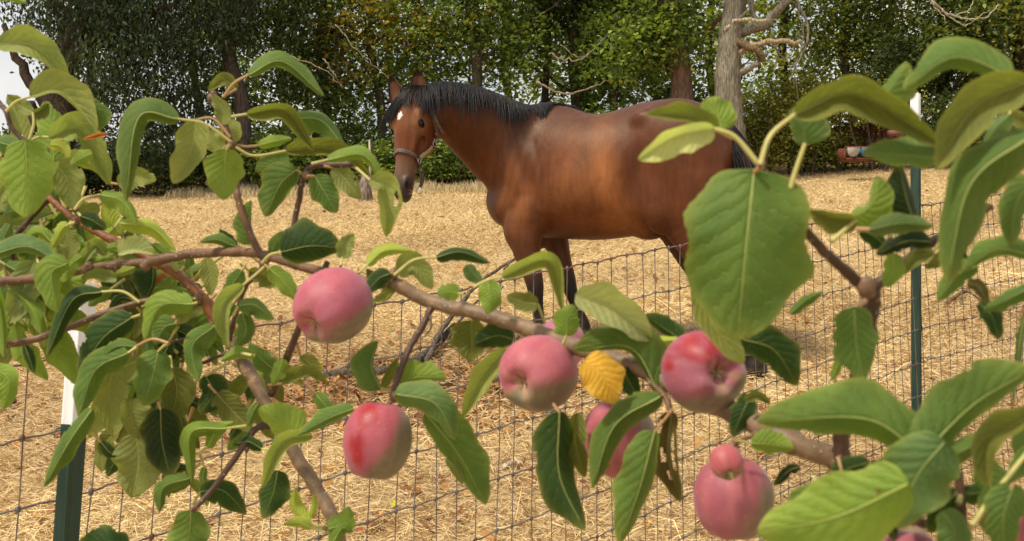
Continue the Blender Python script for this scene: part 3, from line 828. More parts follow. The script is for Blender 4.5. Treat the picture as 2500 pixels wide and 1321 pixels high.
def trace(px, py):
    """first point of the horse's skin seen at px,py"""
    dr = P(px, py, 1.0) - np.array([0, 0, CAMZ]); dr /= np.linalg.norm(dr)
    t = 5.0
    for _ in range(120):
        p = np.array([0, 0, CAMZ]) + dr * t
        d = float(S.ev(p[None])[0])
        if d < .001: return p
        t += max(.001, min(d, .06) * .7)
        if t > 9: break
    return None
def snap(Pt, lift=.004, it=4):
    Pt = np.array(Pt, float)
    for _ in range(it):
        d = S.ev(Pt) - lift; Pt = Pt - S.grad(Pt) * d[:, None] * .9
    return Pt

# coat colours (real markings: black points, dark muzzle, white star; highlights on flank and shoulder painted in)
def proj(V): return 1250 + V[:, 0] / V[:, 1] * F, 660.5 - (V[:, 2] - CAMZ) / V[:, 1] * F
def sstep(x, a, b_): t = np.clip((x - a) / (b_ - a), 0, 1); return t * t * (3 - 2 * t)
hz = HV[:, 2] - G0(HV[:, 0], HV[:, 1])             # height above the slope
rel = HV - H0; ht = rel @ HA / HL; hf = rel @ HF; hw = rel @ HW
inhead = (np.abs(hw) < .16) & (hf > -.26) & (hf < .2) & (ht > -.05) & (ht < 1.15)
bay = lin((102, 56, 30)); bayd = lin((66, 35, 23)); bayl = lin((162, 102, 56)); blk = lin((30, 24, 22))
sb = (HV[:, 0] - HO[0]) * HD[0] + (HV[:, 1] - HO[1]) * HD[1]       # along the body
mott = .5 + .5 * np.sin(sb * 9 + 2 * np.sin(hz * 7)) * np.sin(hz * 11 + sb * 4)
colr = bay[None] * (1 - .35 * mott[:, None]) + bayd[None] * .35 * mott[:, None]
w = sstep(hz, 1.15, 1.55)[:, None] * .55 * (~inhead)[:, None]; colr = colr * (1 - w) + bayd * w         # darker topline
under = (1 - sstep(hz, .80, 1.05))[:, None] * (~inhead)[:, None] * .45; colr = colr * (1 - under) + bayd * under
flank = np.exp(-(((sb - .09 - (1.1 - hz) * .16) / .095) ** 2 + ((hz - 1.10) / .32) ** 2))[:, None] * .85  # highlight band of the flank, painted into the coat colour
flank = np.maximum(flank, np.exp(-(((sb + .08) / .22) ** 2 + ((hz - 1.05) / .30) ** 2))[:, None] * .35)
thd = np.exp(-(((sb - .27 - (1.1 - hz) * .22) / .07) ** 2 + ((hz - 1.05) / .28) ** 2))[:, None] * .5; colr = colr * (1 - thd) + bayd * thd  # shade of the flank crease, painted dark along the thigh front
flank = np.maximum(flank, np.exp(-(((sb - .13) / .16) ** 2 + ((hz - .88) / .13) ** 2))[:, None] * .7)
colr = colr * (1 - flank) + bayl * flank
sh = np.exp(-(((sb + .52) / .13) ** 2 + ((hz - 1.0) / .2) ** 2))[:, None] * .45; colr = colr * (1 - sh) + bayl * sh  # shoulder highlight painted as paler coat
nx_ = np.exp(-(((sb + .50) / .13) ** 2 + ((hz - 1.38) / .10) ** 2))[:, None] * .75 * (~inhead)[:, None]; colr = colr * (1 - nx_) + lin((66, 44, 34)) * nx_
qs = np.random.RandomState(88)
stre = np.zeros(len(HV)); dia = sb * 1.0 - hz * .38
for _ in range(16): stre += np.sin(dia * qs.uniform(22, 95) + 1.5 * np.sin(hz * qs.uniform(2, 6) + qs.rand() * 6) + qs.rand() * 6)
stre = stre / 4.0
zone = np.exp(-(((sb + .62 - (hz - 1.1) * .2) / .22) ** 2 + ((hz - 1.15) / .30) ** 2)) * (~inhead) + .4 * np.exp(-(((sb + .1) / .5) ** 2 + ((hz - 1.1) / .35) ** 2))
w = (np.clip(stre, 0, 1) * zone * .12)[:, None]; colr = colr * (1 - w) + lin((140, 92, 62)) * w  # streaky sheen of shoulder and barrel, painted as light and dark streaks
w = (np.clip(-stre, 0, 1) * zone * .30)[:, None]; colr = colr * (1 - w) + lin((60, 36, 26)) * w
dm = .5 + .5 * np.sin(sb * 5.3 + 1.1 * np.sin(hz * 9)); w = (dm * np.exp(-((hz - 1.42) / .12) ** 2) * .0 * (~inhead))[:, None]; colr = colr * (1 - w) + lin((150, 116, 92)) * w
front = sb < -.1
lim = np.where(front, .50, .60) + .03 * np.sin(sb * 40)
w = (1 - sstep(hz, lim - .12, lim + .10))[:, None]; colr = colr * (1 - w) + blk * w
hoof = (hz < .075)[:, None]; colr = np.where(hoof, lin((52, 44, 38))[None], colr)
hc = bay * 1.18
whead = inhead[:, None] * sstep(-ht, -1.2, -.1)[:, None] * 0 + inhead[:, None] * .75
colr = colr * (1 - whead) + hc * whead
w = inhead[:, None] * (sstep(ht, .58, .74)[:, None] * .8); colr = colr * (1 - w) + lin((104, 82, 66)) * w
w = inhead[:, None] * (sstep(ht, .74, .88)[:, None] * .9); colr = colr * (1 - w) + lin((56, 48, 46)) * w
w = inhead[:, None] * np.exp(-(((ht - .30) / .085) ** 2 + ((hf - .02) / .05) ** 2) ** 1)[:, None] * .45; colr = colr * (1 - w) + lin((196, 150, 108)) * w
nos = inhead & (np.linalg.norm(HV - HH(.895, .020, .063), axis=1) < .022); nos |= inhead & (np.linalg.norm(HV - HH(.895, .020, -.063), axis=1) < .022)
colr[nos] = lin((24, 20, 20))
stc = (ht - .155) / .045; stw = (hw + .004 + .01 * stc) / .016
sp_ = proj(HV); star = inhead & (np.abs(sp_[0] - 976 + (sp_[1] - 282) * .3) / 6.5 + np.abs(sp_[1] - 282) / 12.5 < 1.0) & (hf > .04); colr[star] = lin((235, 225, 215))
snip = inhead & (((ht - .945) / .035) ** 2 + ((hw - .052) / .011) ** 2 < .35) & (hf > -.06) & (hf < -.01); colr[snip] = lin((150, 132, 124))

M_coat, t, b = nt('bay_coat')
a = N(t, 'ShaderNodeAttribute', attribute_name='Col').outputs['Color']
v = coords(t, (1, 1, 1)); n1 = noise(t, 5, 5, v, dist=.6); v3 = coords(t, (9, 9, 1.6)); n4 = noise(t, 4, 5, v3, dist=.4); v2 = coords(t, (1, 1, .25)); n2 = noise(t, 260, 3, v2); n3 = noise(t, 22, 5, v, rough=.7)
c = mix(t, ramp(t, n1, .3, .7), mix(t, 1.0, a, (.82, .80, .78), 'MULTIPLY'), mix(t, 1.0, a, (1.14, 1.14, 1.14), 'MULTIPLY'))
c = mix(t, ramp(t, n2, .2, .8), mix(t, 1.0, c, (.86,) * 3, 'MULTIPLY'), c)
c = mix(t, ramp(t, n4, .35, .7), mix(t, 1.0, c, (.86, .84, .82), 'MULTIPLY'), mix(t, 1.0, c, (1.12, 1.10, 1.08), 'MULTIPLY'))
c = mix(t, ramp(t, n3, .62, .86), c, mix(t, .14, c, lin((190, 165, 140))))
L(t, c, b.inputs['Base Color']); b.inputs['Roughness'].default_value = .47; b.inputs['Specular IOR Level'].default_value = .33; b.inputs['Specular Tint'].default_value = (1, .82, .62, 1)
b.inputs['Sheen Weight'].default_value = .0
h_ = math_(t, 'ADD', math_(t, 'MULTIPLY', n1, .7), math_(t, 'MULTIPLY', n2, .12)); bump(t, b, h_, .5, .02)

EH = empty('horse', P(1490, 860, 6.4), 'bay horse with black mane and halter, standing in the dry pasture', 'horse')
# ears are grown onto the body mesh
def ear(t0, w0, lean_w, fwd, hgt=.175):
    base_ = HH(t0, .0, w0); up = -HA * 1.0 + HW * lean_w + HF * fwd; up /= np.linalg.norm(up)
    nf = HF - (HF @ up) * up + HW * (.25 * np.sign(w0)); nf -= (nf @ up) * up; nf /= np.linalg.norm(nf)
    sd = np.cross(up, nf)
    nu, nv = 14, 17; V = []; C = []
    for layer in (0, 1):
        for i in range(nu):
            u = i / (nu - 1); w = .060 * (.62 + .38 * math.sin(min(1, u * 1.9) * math.pi * .5)) * (1 - u ** 2.6) ** .75 + .001
            for j in range(nv):
                ang = (j / (nv - 1) - .5) * 2 * (2.15 - .9 * u)
                p = base_ + up * (u * hgt) + sd * (math.sin(ang) * w) - nf * (math.cos(ang) * w * .8) + nf * .012 * math.sin(u * 2)
                cen = base_ + up * (u * hgt)
                if layer: p = p + (cen - p) * min(.16, .004 / max(w, .004))
                V.append(p)
                rim = abs(j / (nv - 1) - .5) > .38 or u > .80
                C.append(lin((28, 22, 20)) if rim else (lin((108, 68, 50)) if layer else lin((132, 74, 44))))
    Q = []
    for layer in (0, 1):
        o_ = layer * nu * nv
        for i in range(nu - 1):
            for j in range(nv - 1):
                a_ = o_ + i * nv + j; Q.append([a_, a_ + 1, a_ + nv + 1, a_ + nv] if layer == 0 else [a_, a_ + nv, a_ + nv + 1, a_ + 1])
    for i in range(nu - 1):
        for j in (0, nv - 1):
            a_ = i * nv + j; Q.append([a_, a_ + nv, a_ + nv + nu * nv, a_ + nu * nv])
    return np.array(V), np.array(Q), np.array(C)
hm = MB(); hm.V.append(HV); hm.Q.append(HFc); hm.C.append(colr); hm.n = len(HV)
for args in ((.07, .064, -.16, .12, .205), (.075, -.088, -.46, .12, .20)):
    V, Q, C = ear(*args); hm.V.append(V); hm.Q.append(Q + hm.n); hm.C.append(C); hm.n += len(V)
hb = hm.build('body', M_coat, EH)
# eyes
M_eye, t, b = nt('eye'); b.inputs['Base Color'].default_value = (.006, .004, .003, 1); b.inputs['Roughness'].default_value = .08
M_lid, t, b = nt('eyelid'); b.inputs['Base Color'].default_value = (.022, .014, .011, 1); b.inputs['Roughness'].default_value = .5
def uvs(c, r, axes, nu=18, nv=10, vmax=math.pi):
    V, Q = [], []
    for i in range(nv + 1):
        th = vmax * i / nv
        for j in range(nu):
            p = 2 * math.pi * j / nu
            l_ = np.array([math.sin(th) * math.cos(p), math.sin(th) * math.sin(p), math.cos(th)]) * r
            V.append(np.array(c) + l_ @ np.array(axes))
    for i in range(nv):
        for j in range(nu): Q.append([i * nu + j, i * nu + (j + 1) % nu, (i + 1) * nu + (j + 1) % nu, (i + 1) * nu + j])
    return np.array(V), np.array(Q)
for s in (1, -1):
    ec = HH(.302, .024, .103 * s)
    V, Q = uvs(ec, np.array([.024, .032, .019]), [HA, HF, HW]); e_ = mesh('eye', V, Q, M_eye, EH)
    mb = MB()
    ring = []
    for k in range(21):
        a_ = 2 * math.pi * k / 20; ring.append(ec + HA * (.020 * math.sin(a_) - .006 * math.cos(a_)) + HF * (.034 * math.cos(a_)) + HW * s * (.0105 - .004 * abs(math.cos(a_))))
    mb.tube(np.array(ring), .0042, 6, col=lin((40, 30, 26)), cap=False); mb.build('eyelid', M_lid, e_)

# hair
M_hair, t, b = nt('black_hair')
a = N(t, 'ShaderNodeAttribute', attribute_name='Col').outputs['Color']; L(t, a, b.inputs['Base Color'])
b.inputs['Roughness'].default_value = .5; b.inputs['Specular IOR Level'].default_value = .2
def strands(roots, dirs, lens, step_n, wd, q, surf=True, curl=.15, grav=.35, lift=(.006, .02), fan=None):
    n = len(roots); Pn = [roots.copy()]; d = dirs / np.linalg.norm(dirs, axis=1)[:, None]
    lf = q.uniform(lift[0], lift[1], n); p = roots.copy()
    for s_ in range(step_n):
        d = d + np.array([0, 0, -grav]) + q.randn(n, 3) * curl * .3; d /= np.linalg.norm(d, axis=1)[:, None]
        p = p + d * (lens / step_n)[:, None]
        if surf:
            dd = S.ev(p); m = dd < lf + .02
            if m.any():
                g = S.grad(p[m]); push = np.maximum(0, lf[m] - dd[m]); p[m] = p[m] + g * push[:, None]
                dn = (d[m] * g).sum(1); d[m] = d[m] - g * (np.minimum(dn, 0))[:, None]
        Pn.append(p.copy())
    Pn = np.stack(Pn, 1); m = step_n + 1
    T = np.gradient(Pn, axis=1); T /= np.linalg.norm(T, axis=2)[..., None] + 1e-9
    sd = np.cross(T, np.array([0, -1., 0.15])); sd /= np.linalg.norm(sd, axis=2)[..., None] + 1e-9
    up = np.cross(sd, T)
    w = (wd * q.uniform(.6, 1.4, n))[:, None, None] * (1 - np.linspace(0, 1, m)[None, :, None] ** 2 * .85)
    V = np.stack([Pn - sd * w, Pn + up * w * .7, Pn + sd * w], 2).reshape(-1, 3)
    b_ = (np.arange(n)[:, None] * m + np.arange(m - 1)[None]).reshape(-1) * 3
    Q = np.concatenate([np.stack([b_, b_ + 1, b_ + 4, b_ + 3], -1), np.stack([b_ + 1, b_ + 2, b_ + 5, b_ + 4], -1)])
    c = lin((20, 18, 18))[None] * q.uniform(.4, 1.9, (n, 1)); br = q.rand(n, 1) < .05; c = np.where(br, lin((66, 46, 36))[None], c)
    return V, Q, np.repeat(c, m * 3, 0)
q = np.random.RandomState(21)
crest = catmull([P(1032, 232, 6.46), P(1052, 226, 6.47), P(1082, 218, 6.5), P(1130, 214, 6.54), P(1185, 222, 6.58), P(1240, 238, 6.62), P(1290, 254, 6.64), P(1340, 266, 6.62), P(1385, 274, 6.6)], 16)
crest = snap(crest, 0)
mb = MB()
n = 4200; tt = .03 + .97 * q.rand(n) ** .9; k = tt * (len(crest) - 1); ki = np.clip(k.astype(int), 0, len(crest) - 2)
rt = crest[ki] + (crest[ki + 1] - crest[ki]) * (k - ki)[:, None] + q.randn(n, 3) * np.array([.006, .012, .003]); rt[:, 2] += .004
near = np.where(q.rand(n) < .88, 1, -1)
dr = HN[None] * near[:, None] * .75 + np.array([0, 0, 1.]) * q.uniform(0, .4, n)[:, None] + HD[None] * (.25 + .25 * q.randn(n, 1) + 1.6 * sstep(tt[:, None], .45, .9) + .8 * (tt[:, None] < .12))
ln = np.where(near > 0, .30, .16) * q.uniform(.55, 1.15, n) * (1 - .6 * sstep(tt, .5, 1.0)) * (.92 + .2 * np.sin(tt * 34))
V, Q, C = strands(rt, dr, ln, 9, .0022, q); mb.add(V, Q, None, C)
mb.build('mane', M_hair, EH)
mb = MB(); n = 620
fr = np.linspace(0, 1, n); rt = HH(.02, .035, 0)[None] + HW[None] * q.uniform(-.05, .03, (n, 1)) + HA[None] * q.uniform(-.02, .03, (n, 1)) * HL; rt = snap(rt, .004)
go = q.rand(n) < .84
dr = np.where(go[:, None], HF[None] * .25 - HW[None] * q.uniform(.75, 1.1, (n, 1)) + HA[None] * .55, HF[None] * .5 - HW[None] * q.uniform(-.45, -.1, (n, 1)) + HA[None] * 1.0)
ln = np.where(go, .23, .12) * q.uniform(.6, 1.15, n)
V, Q, C = strands(rt, dr, ln, 9, .002, q, grav=.22); mb.add(V, Q, None, C)
mb.build('forelock', M_hair, EH)
mb = MB(); n = 2200
dock = catmull([HP(1752, 290), HP(1772, 305), HP(1792, 345), HP(1810, 400)], 10); k = q.randint(0, len(dock), n)
rt = dock[k] + q.randn(n, 3) * .014
dr = HD[None] * (.5 + .12 * q.randn(n, 1)) + HN[None] * q.randn(n, 1) * .12 + np.array([0, 0, -.6])
ln = q.uniform(.45, .78, n)
V, Q, C = strands(rt, dr, ln, 12, .0028, q, surf=False, curl=.10, grav=.16); mb.add(V, Q, None, C)
mb.build('tail', M_hair, EH)

# halter
M_strap, t, b = nt('halter_leather')
v = coords(t); n1 = noise(t, 60, 5, v); c = mix(t, ramp(t, n1, .3, .7), lin((70, 58, 51)), lin((108, 94, 84)))
L(t, c, b.inputs['Base Color']); b.inputs['Roughness'].default_value = .55; bump(t, b, n1, .3, .002)
M_strap2, t, b = nt('halter_padding')
c = mix(t, ramp(t, noise(t, 90, 4, coords(t)), .3, .7), lin((150, 128, 92)), lin((182, 160, 120))); L(t, c, b.inputs['Base Color']); b.inputs['Roughness'].default_value = .6
M_metal, t, b = nt('halter_metal'); b.inputs['Base Color'].default_value = (.62, .6, .56, 1); b.inputs['Metallic'].default_value = 1; b.inputs['Roughness'].default_value = .28
def ribbon(mb, path, width, thick, lift=.004, normal=None, project=True, n=8):
    c = catmull(path, n)
    if project: c = snap(c, lift)
    Nn = S.grad(c) if normal is None else np.repeat(np.array(normal)[None], len(c), 0)
    T = np.gradient(c, axis=0); T /= np.linalg.norm(T, axis=1)[:, None]; B = np.cross(T, Nn); B /= np.linalg.norm(B, axis=1)[:, None]; Nn = np.cross(B, T)
    V = []
    for a_, h_ in ((-1, 0), (-.92, .9), (-.6, 1), (.6, 1), (.92, .9), (1, 0)): V.append(c + B * (a_ * width / 2) + Nn * (h_ * thick))
    V = np.stack(V, 1); m = len(c); V = V.reshape(-1, 3)
    i = np.arange(m - 1)[:, None] * 6; j = np.arange(6)[None]; k = (j + 1) % 6
    Q = np.stack([i + j, i + k, i + 6 + k, i + 6 + j], -1).reshape(-1, 4)
    mb.add(V, Q, [[0, 1, 2], [0, 2, 3], [0, 3, 4], [0, 4, 5], [(m - 1) * 6, (m - 1) * 6 + 5, (m - 1) * 6 + 4], [(m - 1) * 6, (m - 1) * 6 + 4, (m - 1) * 6 + 3], [(m - 1) * 6, (m - 1) * 6 + 3, (m - 1) * 6 + 2], [(m - 1) * 6, (m - 1) * 6 + 2, (m - 1) * 6 + 1]])
mb = MB()
nb_t, nb_r = .615, .60
ringp = HH(.625, -.055, .05); ringp = snap(ringp[None], .006)[0]
upr = snap(HH(.43, -.155, .085)[None], .006)[0]
nose = [HH(.635, -.10, .05), HH(.63, -.055, .06), HH(.60, .0, .06), HH(.585, .05, .035), HH(.58, .065, 0), HH(.585, .05, -.035), HH(.60, .0, -.06), HH(.63, -.055, -.06), HH(.635, -.10, -.05)]
ribbon(mb, nose, .026, .006)
ribbon(mb, [HH(.625, -.06, .056), HH(.66, -.105, .045), HH(.70, -.135, .02), HH(.70, -.14, 0), HH(.70, -.135, -.02), HH(.66, -.105, -.045)], .02, .006, project=True)
for s in (-1,):
    ribbon(mb, [HH(.36, -.165, .08 * s), HH(.25, -.150, .09 * s), HH(.15, -.13, .09 * s), HH(.06, -.09, .075 * s), HH(.02, -.055, .05 * s), HH(.0, -.05, .02 * s)], .021, .006, project=True)
tr = [trace(*a) for a in ((1036, 236), (1043, 252), (1051, 270), (1059, 290), (1065, 312), (1068, 330))]
ribbon(mb, tr, .022, .007, lift=.016)
tr = [trace(*a) for a in ((1058, 280), (1066, 296), (1074, 308), (1082, 319))]
ribbon(mb, tr, .019, .006, lift=.026)
ribbon(mb, [HH(.38, -.17, .08), HH(.43, -.19, .05), HH(.46, -.20, .02), HH(.46, -.20, -.02), HH(.43, -.19, -.05), HH(.38, -.17, -.08)], .02, .006)
# the chin strap and lead ring hang below the jaw
c0 = HH(.655, -.105, .045)
hp = [c0, HH(.72, -.135, .045), HH(.80, -.155, .04), HH(.845, -.15, .03)]
ribbon(mb, hp, .024, .008, project=False, normal=HW)
ribbon(mb, [HH(.68, -.085, .05), HH(.76, -.115, .05), HH(.835, -.135, .045)], .018, .006, project=False, normal=HW)
mb.C = [np.broadcast_to((.1, .08, .07), (len(v_), 3)) for v_ in mb.V]
EHalt = mb.build('halter', M_strap, EH); EHalt['label'] = 'brown leather halter with a pale cheek strap and metal rings'
for s in (1, -1):
    mb = MB(); ribbon(mb, [HH(.60, -.068, .06 * s), HH(.53, -.10, .07 * s), HH(.455, -.138, .085 * s)], .027, .009)
    mb.build('cheek_strap', M_strap2, EHalt)
def ring_(c, r, ax, tr, name='ring'):
    ax = np.array(ax) / np.linalg.norm(ax); u = np.cross(ax, [0, 0, 1.]); u /= np.linalg.norm(u); w = np.cross(ax, u)
    a_ = np.linspace(0, 2 * np.pi, 21); V, Q, T = tube(np.array(c) + r * (np.cos(a_)[:, None] * u + np.sin(a_)[:, None] * w), tr, 6, cap=False)
    mesh(name, V, Q, M_metal, EHalt)
for s in (1, -1):
    p = snap(HH(.415, -.152, .085 * s)[None], .012)[0]; ring_(p, .019, HW * s, .0035)
    p = snap(HH(.385, -.150, .085 * s)[None], .012)[0]; ring_(p, .014, HW * s, .0032, 'ring')
    p = snap(HH(.63, -.06, .06 * s)[None], .012)[0]; ring_(p, .016, HW * s, .0035)
p = snap(HH(.24, -.14, .09)[None], .014)[0]; ring_(p, .014, HW, .003, 'buckle')
ring_(HH(.88, -.15, .03), .021, HW + HF * .4, .003, 'ring')
ring_(HH(.70, -.10, .052), .012, HW, .003, 'buckle')
# ------------------------------------------------------------------ fence
FA = np.array([-.640, 1.51, CAMZ - .126]); FB = np.array([1.356, 3.39, CAMZ + .217])
fd = (FB - FA); fl = np.linalg.norm(fd); fu = fd / fl
FC_dir = np.array([.79, .60, .10])
def fence_top(s):
    s = np.asarray(s, float)[..., None]
    p = np.where(s <= fl, FA + fu * s, FB + FC_dir * (s - fl))
    return p
M_wire, t, b = nt('galvanised_wire')
v = coords(t); c = mix(t, ramp(t, noise(t, 25, 5, v), .4, .7), lin((122, 117, 111)), lin((98, 74, 60)))
L(t, c, b.inputs['Base Color']); b.inputs['Metallic'].default_value = .35; b.inputs['Roughness'].default_value = .5
M_wire2, t, b = nt('rusty_wire')
v = coords(t); c = mix(t, ramp(t, noise(t, 40, 5, v), .35, .65), lin((112, 60, 50)), lin((110, 98, 92)))
L(t, c, b.inputs['Base Color']); b.inputs['Metallic'].default_value = .2; b.inputs['Roughness'].default_value = .6
FE = empty('wire_fence', (FA[0], FA[1], float(ground(FA[0], FA[1]))), 'woven wire mesh fence crossing the dry pasture, nailed to two steel posts', 'fence')
q = np.random.RandomState(31); sp = .0508; rows = 13; rh = .1016
svals = np.arange(-2.2, fl + 2.3, sp) + q.randn(len(np.arange(-2.2, fl + 2.3, sp))) * .0035
tops = fence_top(svals)
lean = np.clip((tops[:, 0] / np.maximum(tops[:, 1], .3)) * F + 1250 - 1450, -1500, 900) / 16000
wob_ph = q.rand(len(svals)) * .5
def node(i, r):
    """fence knot i,r"""
    p = tops[i].copy(); h = r * rh
    p[0] += lean[i] * h
    s = svals[i]
    w = np.clip((s - fl + .1) / .5, 0, 1) * .020 * math.sin(h * 9 + .6 + s * 1.2) + .002 * math.sin(h * 13 + i)
    p[:2] += fu[:2] * w
    p[2] -= h + .006 * math.sin(s * 3.1 + r * .9) + .002 * math.sin(i * 2.3 + r)
    return p
G_ = np.array([[node(i, r) for r in range(rows)] for i in range(len(svals))])
mb = MB()
for i in range(len(svals)): mb.tube(catmull(G_[i] + q.randn(rows, 3) * .0007, 2), .00115, 5)
mb.C = [np.broadcast_to((.1, .1, .1), (len(v_), 3)) for v_ in mb.V]
mb.build('upright_wires', M_wire, FE)
mb = MB(); mb2 = MB()
for r in range(rows):
    c = catmull(G_[:, r] , 4)
    # crimp between the knots
    k = np.arange(len(c)) / 4.0; c[:, 2] -= .0022 * np.sin(k * math.pi) ** 2 * (1 if r % 2 else -1); c[:, 0] += .0016 * np.sin(k * math.pi * 2)
    (mb2 if r == 0 else mb).tube(c, .0019 if r == 0 else .0017, 5)
mb.build('level_wires', M_wire, FE); mb2.build('top_wire', M_wire2, FE)
mb = MB()
for i in range(len(svals)):
    for r in range(rows):
        p = G_[i, r]
        a = np.linspace(0, 2 * np.pi, 7)
        for dz in (-.0026, .0026):
            mb.tube([p + fu * -.0034 + [0, 0, dz], p + [0, -.0022, dz * 1.2], p + fu * .0034 + [0, 0, dz]], .0015, 4, cap=True)
        mb.tube([p + [0, -.001, -.0048], p + [0, -.002, .0048]], .0021, 5)
mb.build('knots', M_wire, FE)

M_pgreen, t, b = nt('post_green')
v = coords(t, (1, 1, .15)); c = mix(t, ramp(t, noise(t, 60, 5, v), .35, .7), lin((24, 48, 36)), lin((44, 70, 54)))
c = mix(t, ramp(t, noise(t, 220, 4, coords(t)), .68, .78), c, lin((120, 110, 90)))
L(t, c, b.inputs['Base Color']); b.inputs['Roughness'].default_value = .45; bump(t, b, noise(t, 200, 3, coords(t)), .15, .001)
M_pwhite, t, b = nt('post_white')
n1 = noise(t, 55, 6, coords(t, (1, 1, .5)), rough=.7)
c = mix(t, ramp(t, n1, .66, .74), lin((236, 236, 236)), lin((122, 72, 50))); L(t, c, b.inputs['Base Color']); b.inputs['Roughness'].default_value = .5
bump(t, b, n1, .2, .001)
def tpost(top, bot_dir, yaw, white, label, clip_rows, si):
    """T section post: flange to the camera side"""
    length = 1.95
    up = np.array(bot_dir, float); up = up / np.linalg.norm(up) * -1   # bot_dir points down
    sx = -np.array([math.cos(yaw), math.sin(yaw), 0]); sx -= (sx @ up) * up; sx /= np.linalg.norm(sx)
    sy = np.cross(up, sx)
    foot = top - up * length
    e = empty('fence_post', foot, label, 'fence post', 'steel T posts of the wire fence')
    W, t_, D_ = .0175, .0016, .016
    # outline (x, y) of the T with softened corners; the rib points to +sy
    O = [(-W, -.0022), (-W * .8, -.0012), (-.005, 0), (-.0026, .0035), (-.0018, D_), (.0018, D_), (.0026, .0035), (.005, 0), (W * .8, -.0012), (W, -.0022), (W, -.005), (W * .75, -.0044), (.0065, -.0034), (.0032, -.0044), (-.0032, -.0044), (-.0065, -.0034), (-W * .75, -.0044), (-W, -.005)]
    def seg(a, b_, mname, mat):
        V = []; ns = 2
        for z in (a, b_):
            for (x, y) in O: V.append(top - up * z + sx * x + sy * y)
        n = len(O); V = np.array(V)
        Q = [[k, (k + 1) % n, n + (k + 1) % n, n + k] for k in range(n)]
        capf = [[list(range(n))[::-1]], [list(range(n, 2 * n))]]
        m = MB(); m.add(V, Q)
        cpt = V[:n].mean(0); m.add(np.vstack([V[:n], cpt]), None, [[(k + 1) % n, k, n] for k in range(n)])
        return m
    mt = seg(0, white, 'tip', M_pwhite); ms = seg(white, length, 'shaft', M_pgreen)
    for k in range(28):
        z = .05 + k * .054
        R3 = np.stack([sx, sy, up], 1)
        (mt if z < white - .01 else ms).box(top - up * z - sy * .0062, (.010, .005, .012), R3)
    ms.build('shaft', M_pgreen, e, smooth=False); mt.build('painted_tip', M_pwhite, e, smooth=False)
    for r in clip_rows:
        mb = MB()
        p = fence_top([si])[0] - np.array([0, 0, r * rh]); 
        zc = (top - p) @ up; c = top - up * zc
        mb.tube(catmull([c - sx * .055 + sy * .012 + up * -.004, c - sx * .034 + sy * .004, c - sx * .018 - sy * .006, c - sy * .012 + up * .003, c + sx * .02 - sy * .004, c + sx * .022 + sy * .012], 5), .0015, 5)
        mb.tube(catmull([c - sx * .06 + sy * .01, c - sx * .045 + sy * .0 + up * .006, c - sx * .03 + sy * .01 - up * .005, c - sx * .02 + sy * .02], 5), .0015, 5)
        mb.build('wire_clip', M_wire, e)
tpost(P(205, 690, 1.475), np.array([-(205 - 160) / 631., 0, -1]), .25, .205, 'green steel post with a long white painted top standing at the left', (1, 4, 8), 0)
tpost(P(2236, 228, 3.36), np.array([.004, 0, -1]), .1, .19, 'green steel post with a chipped white tip standing further off at the right', (0, 4.95, 9), fl)

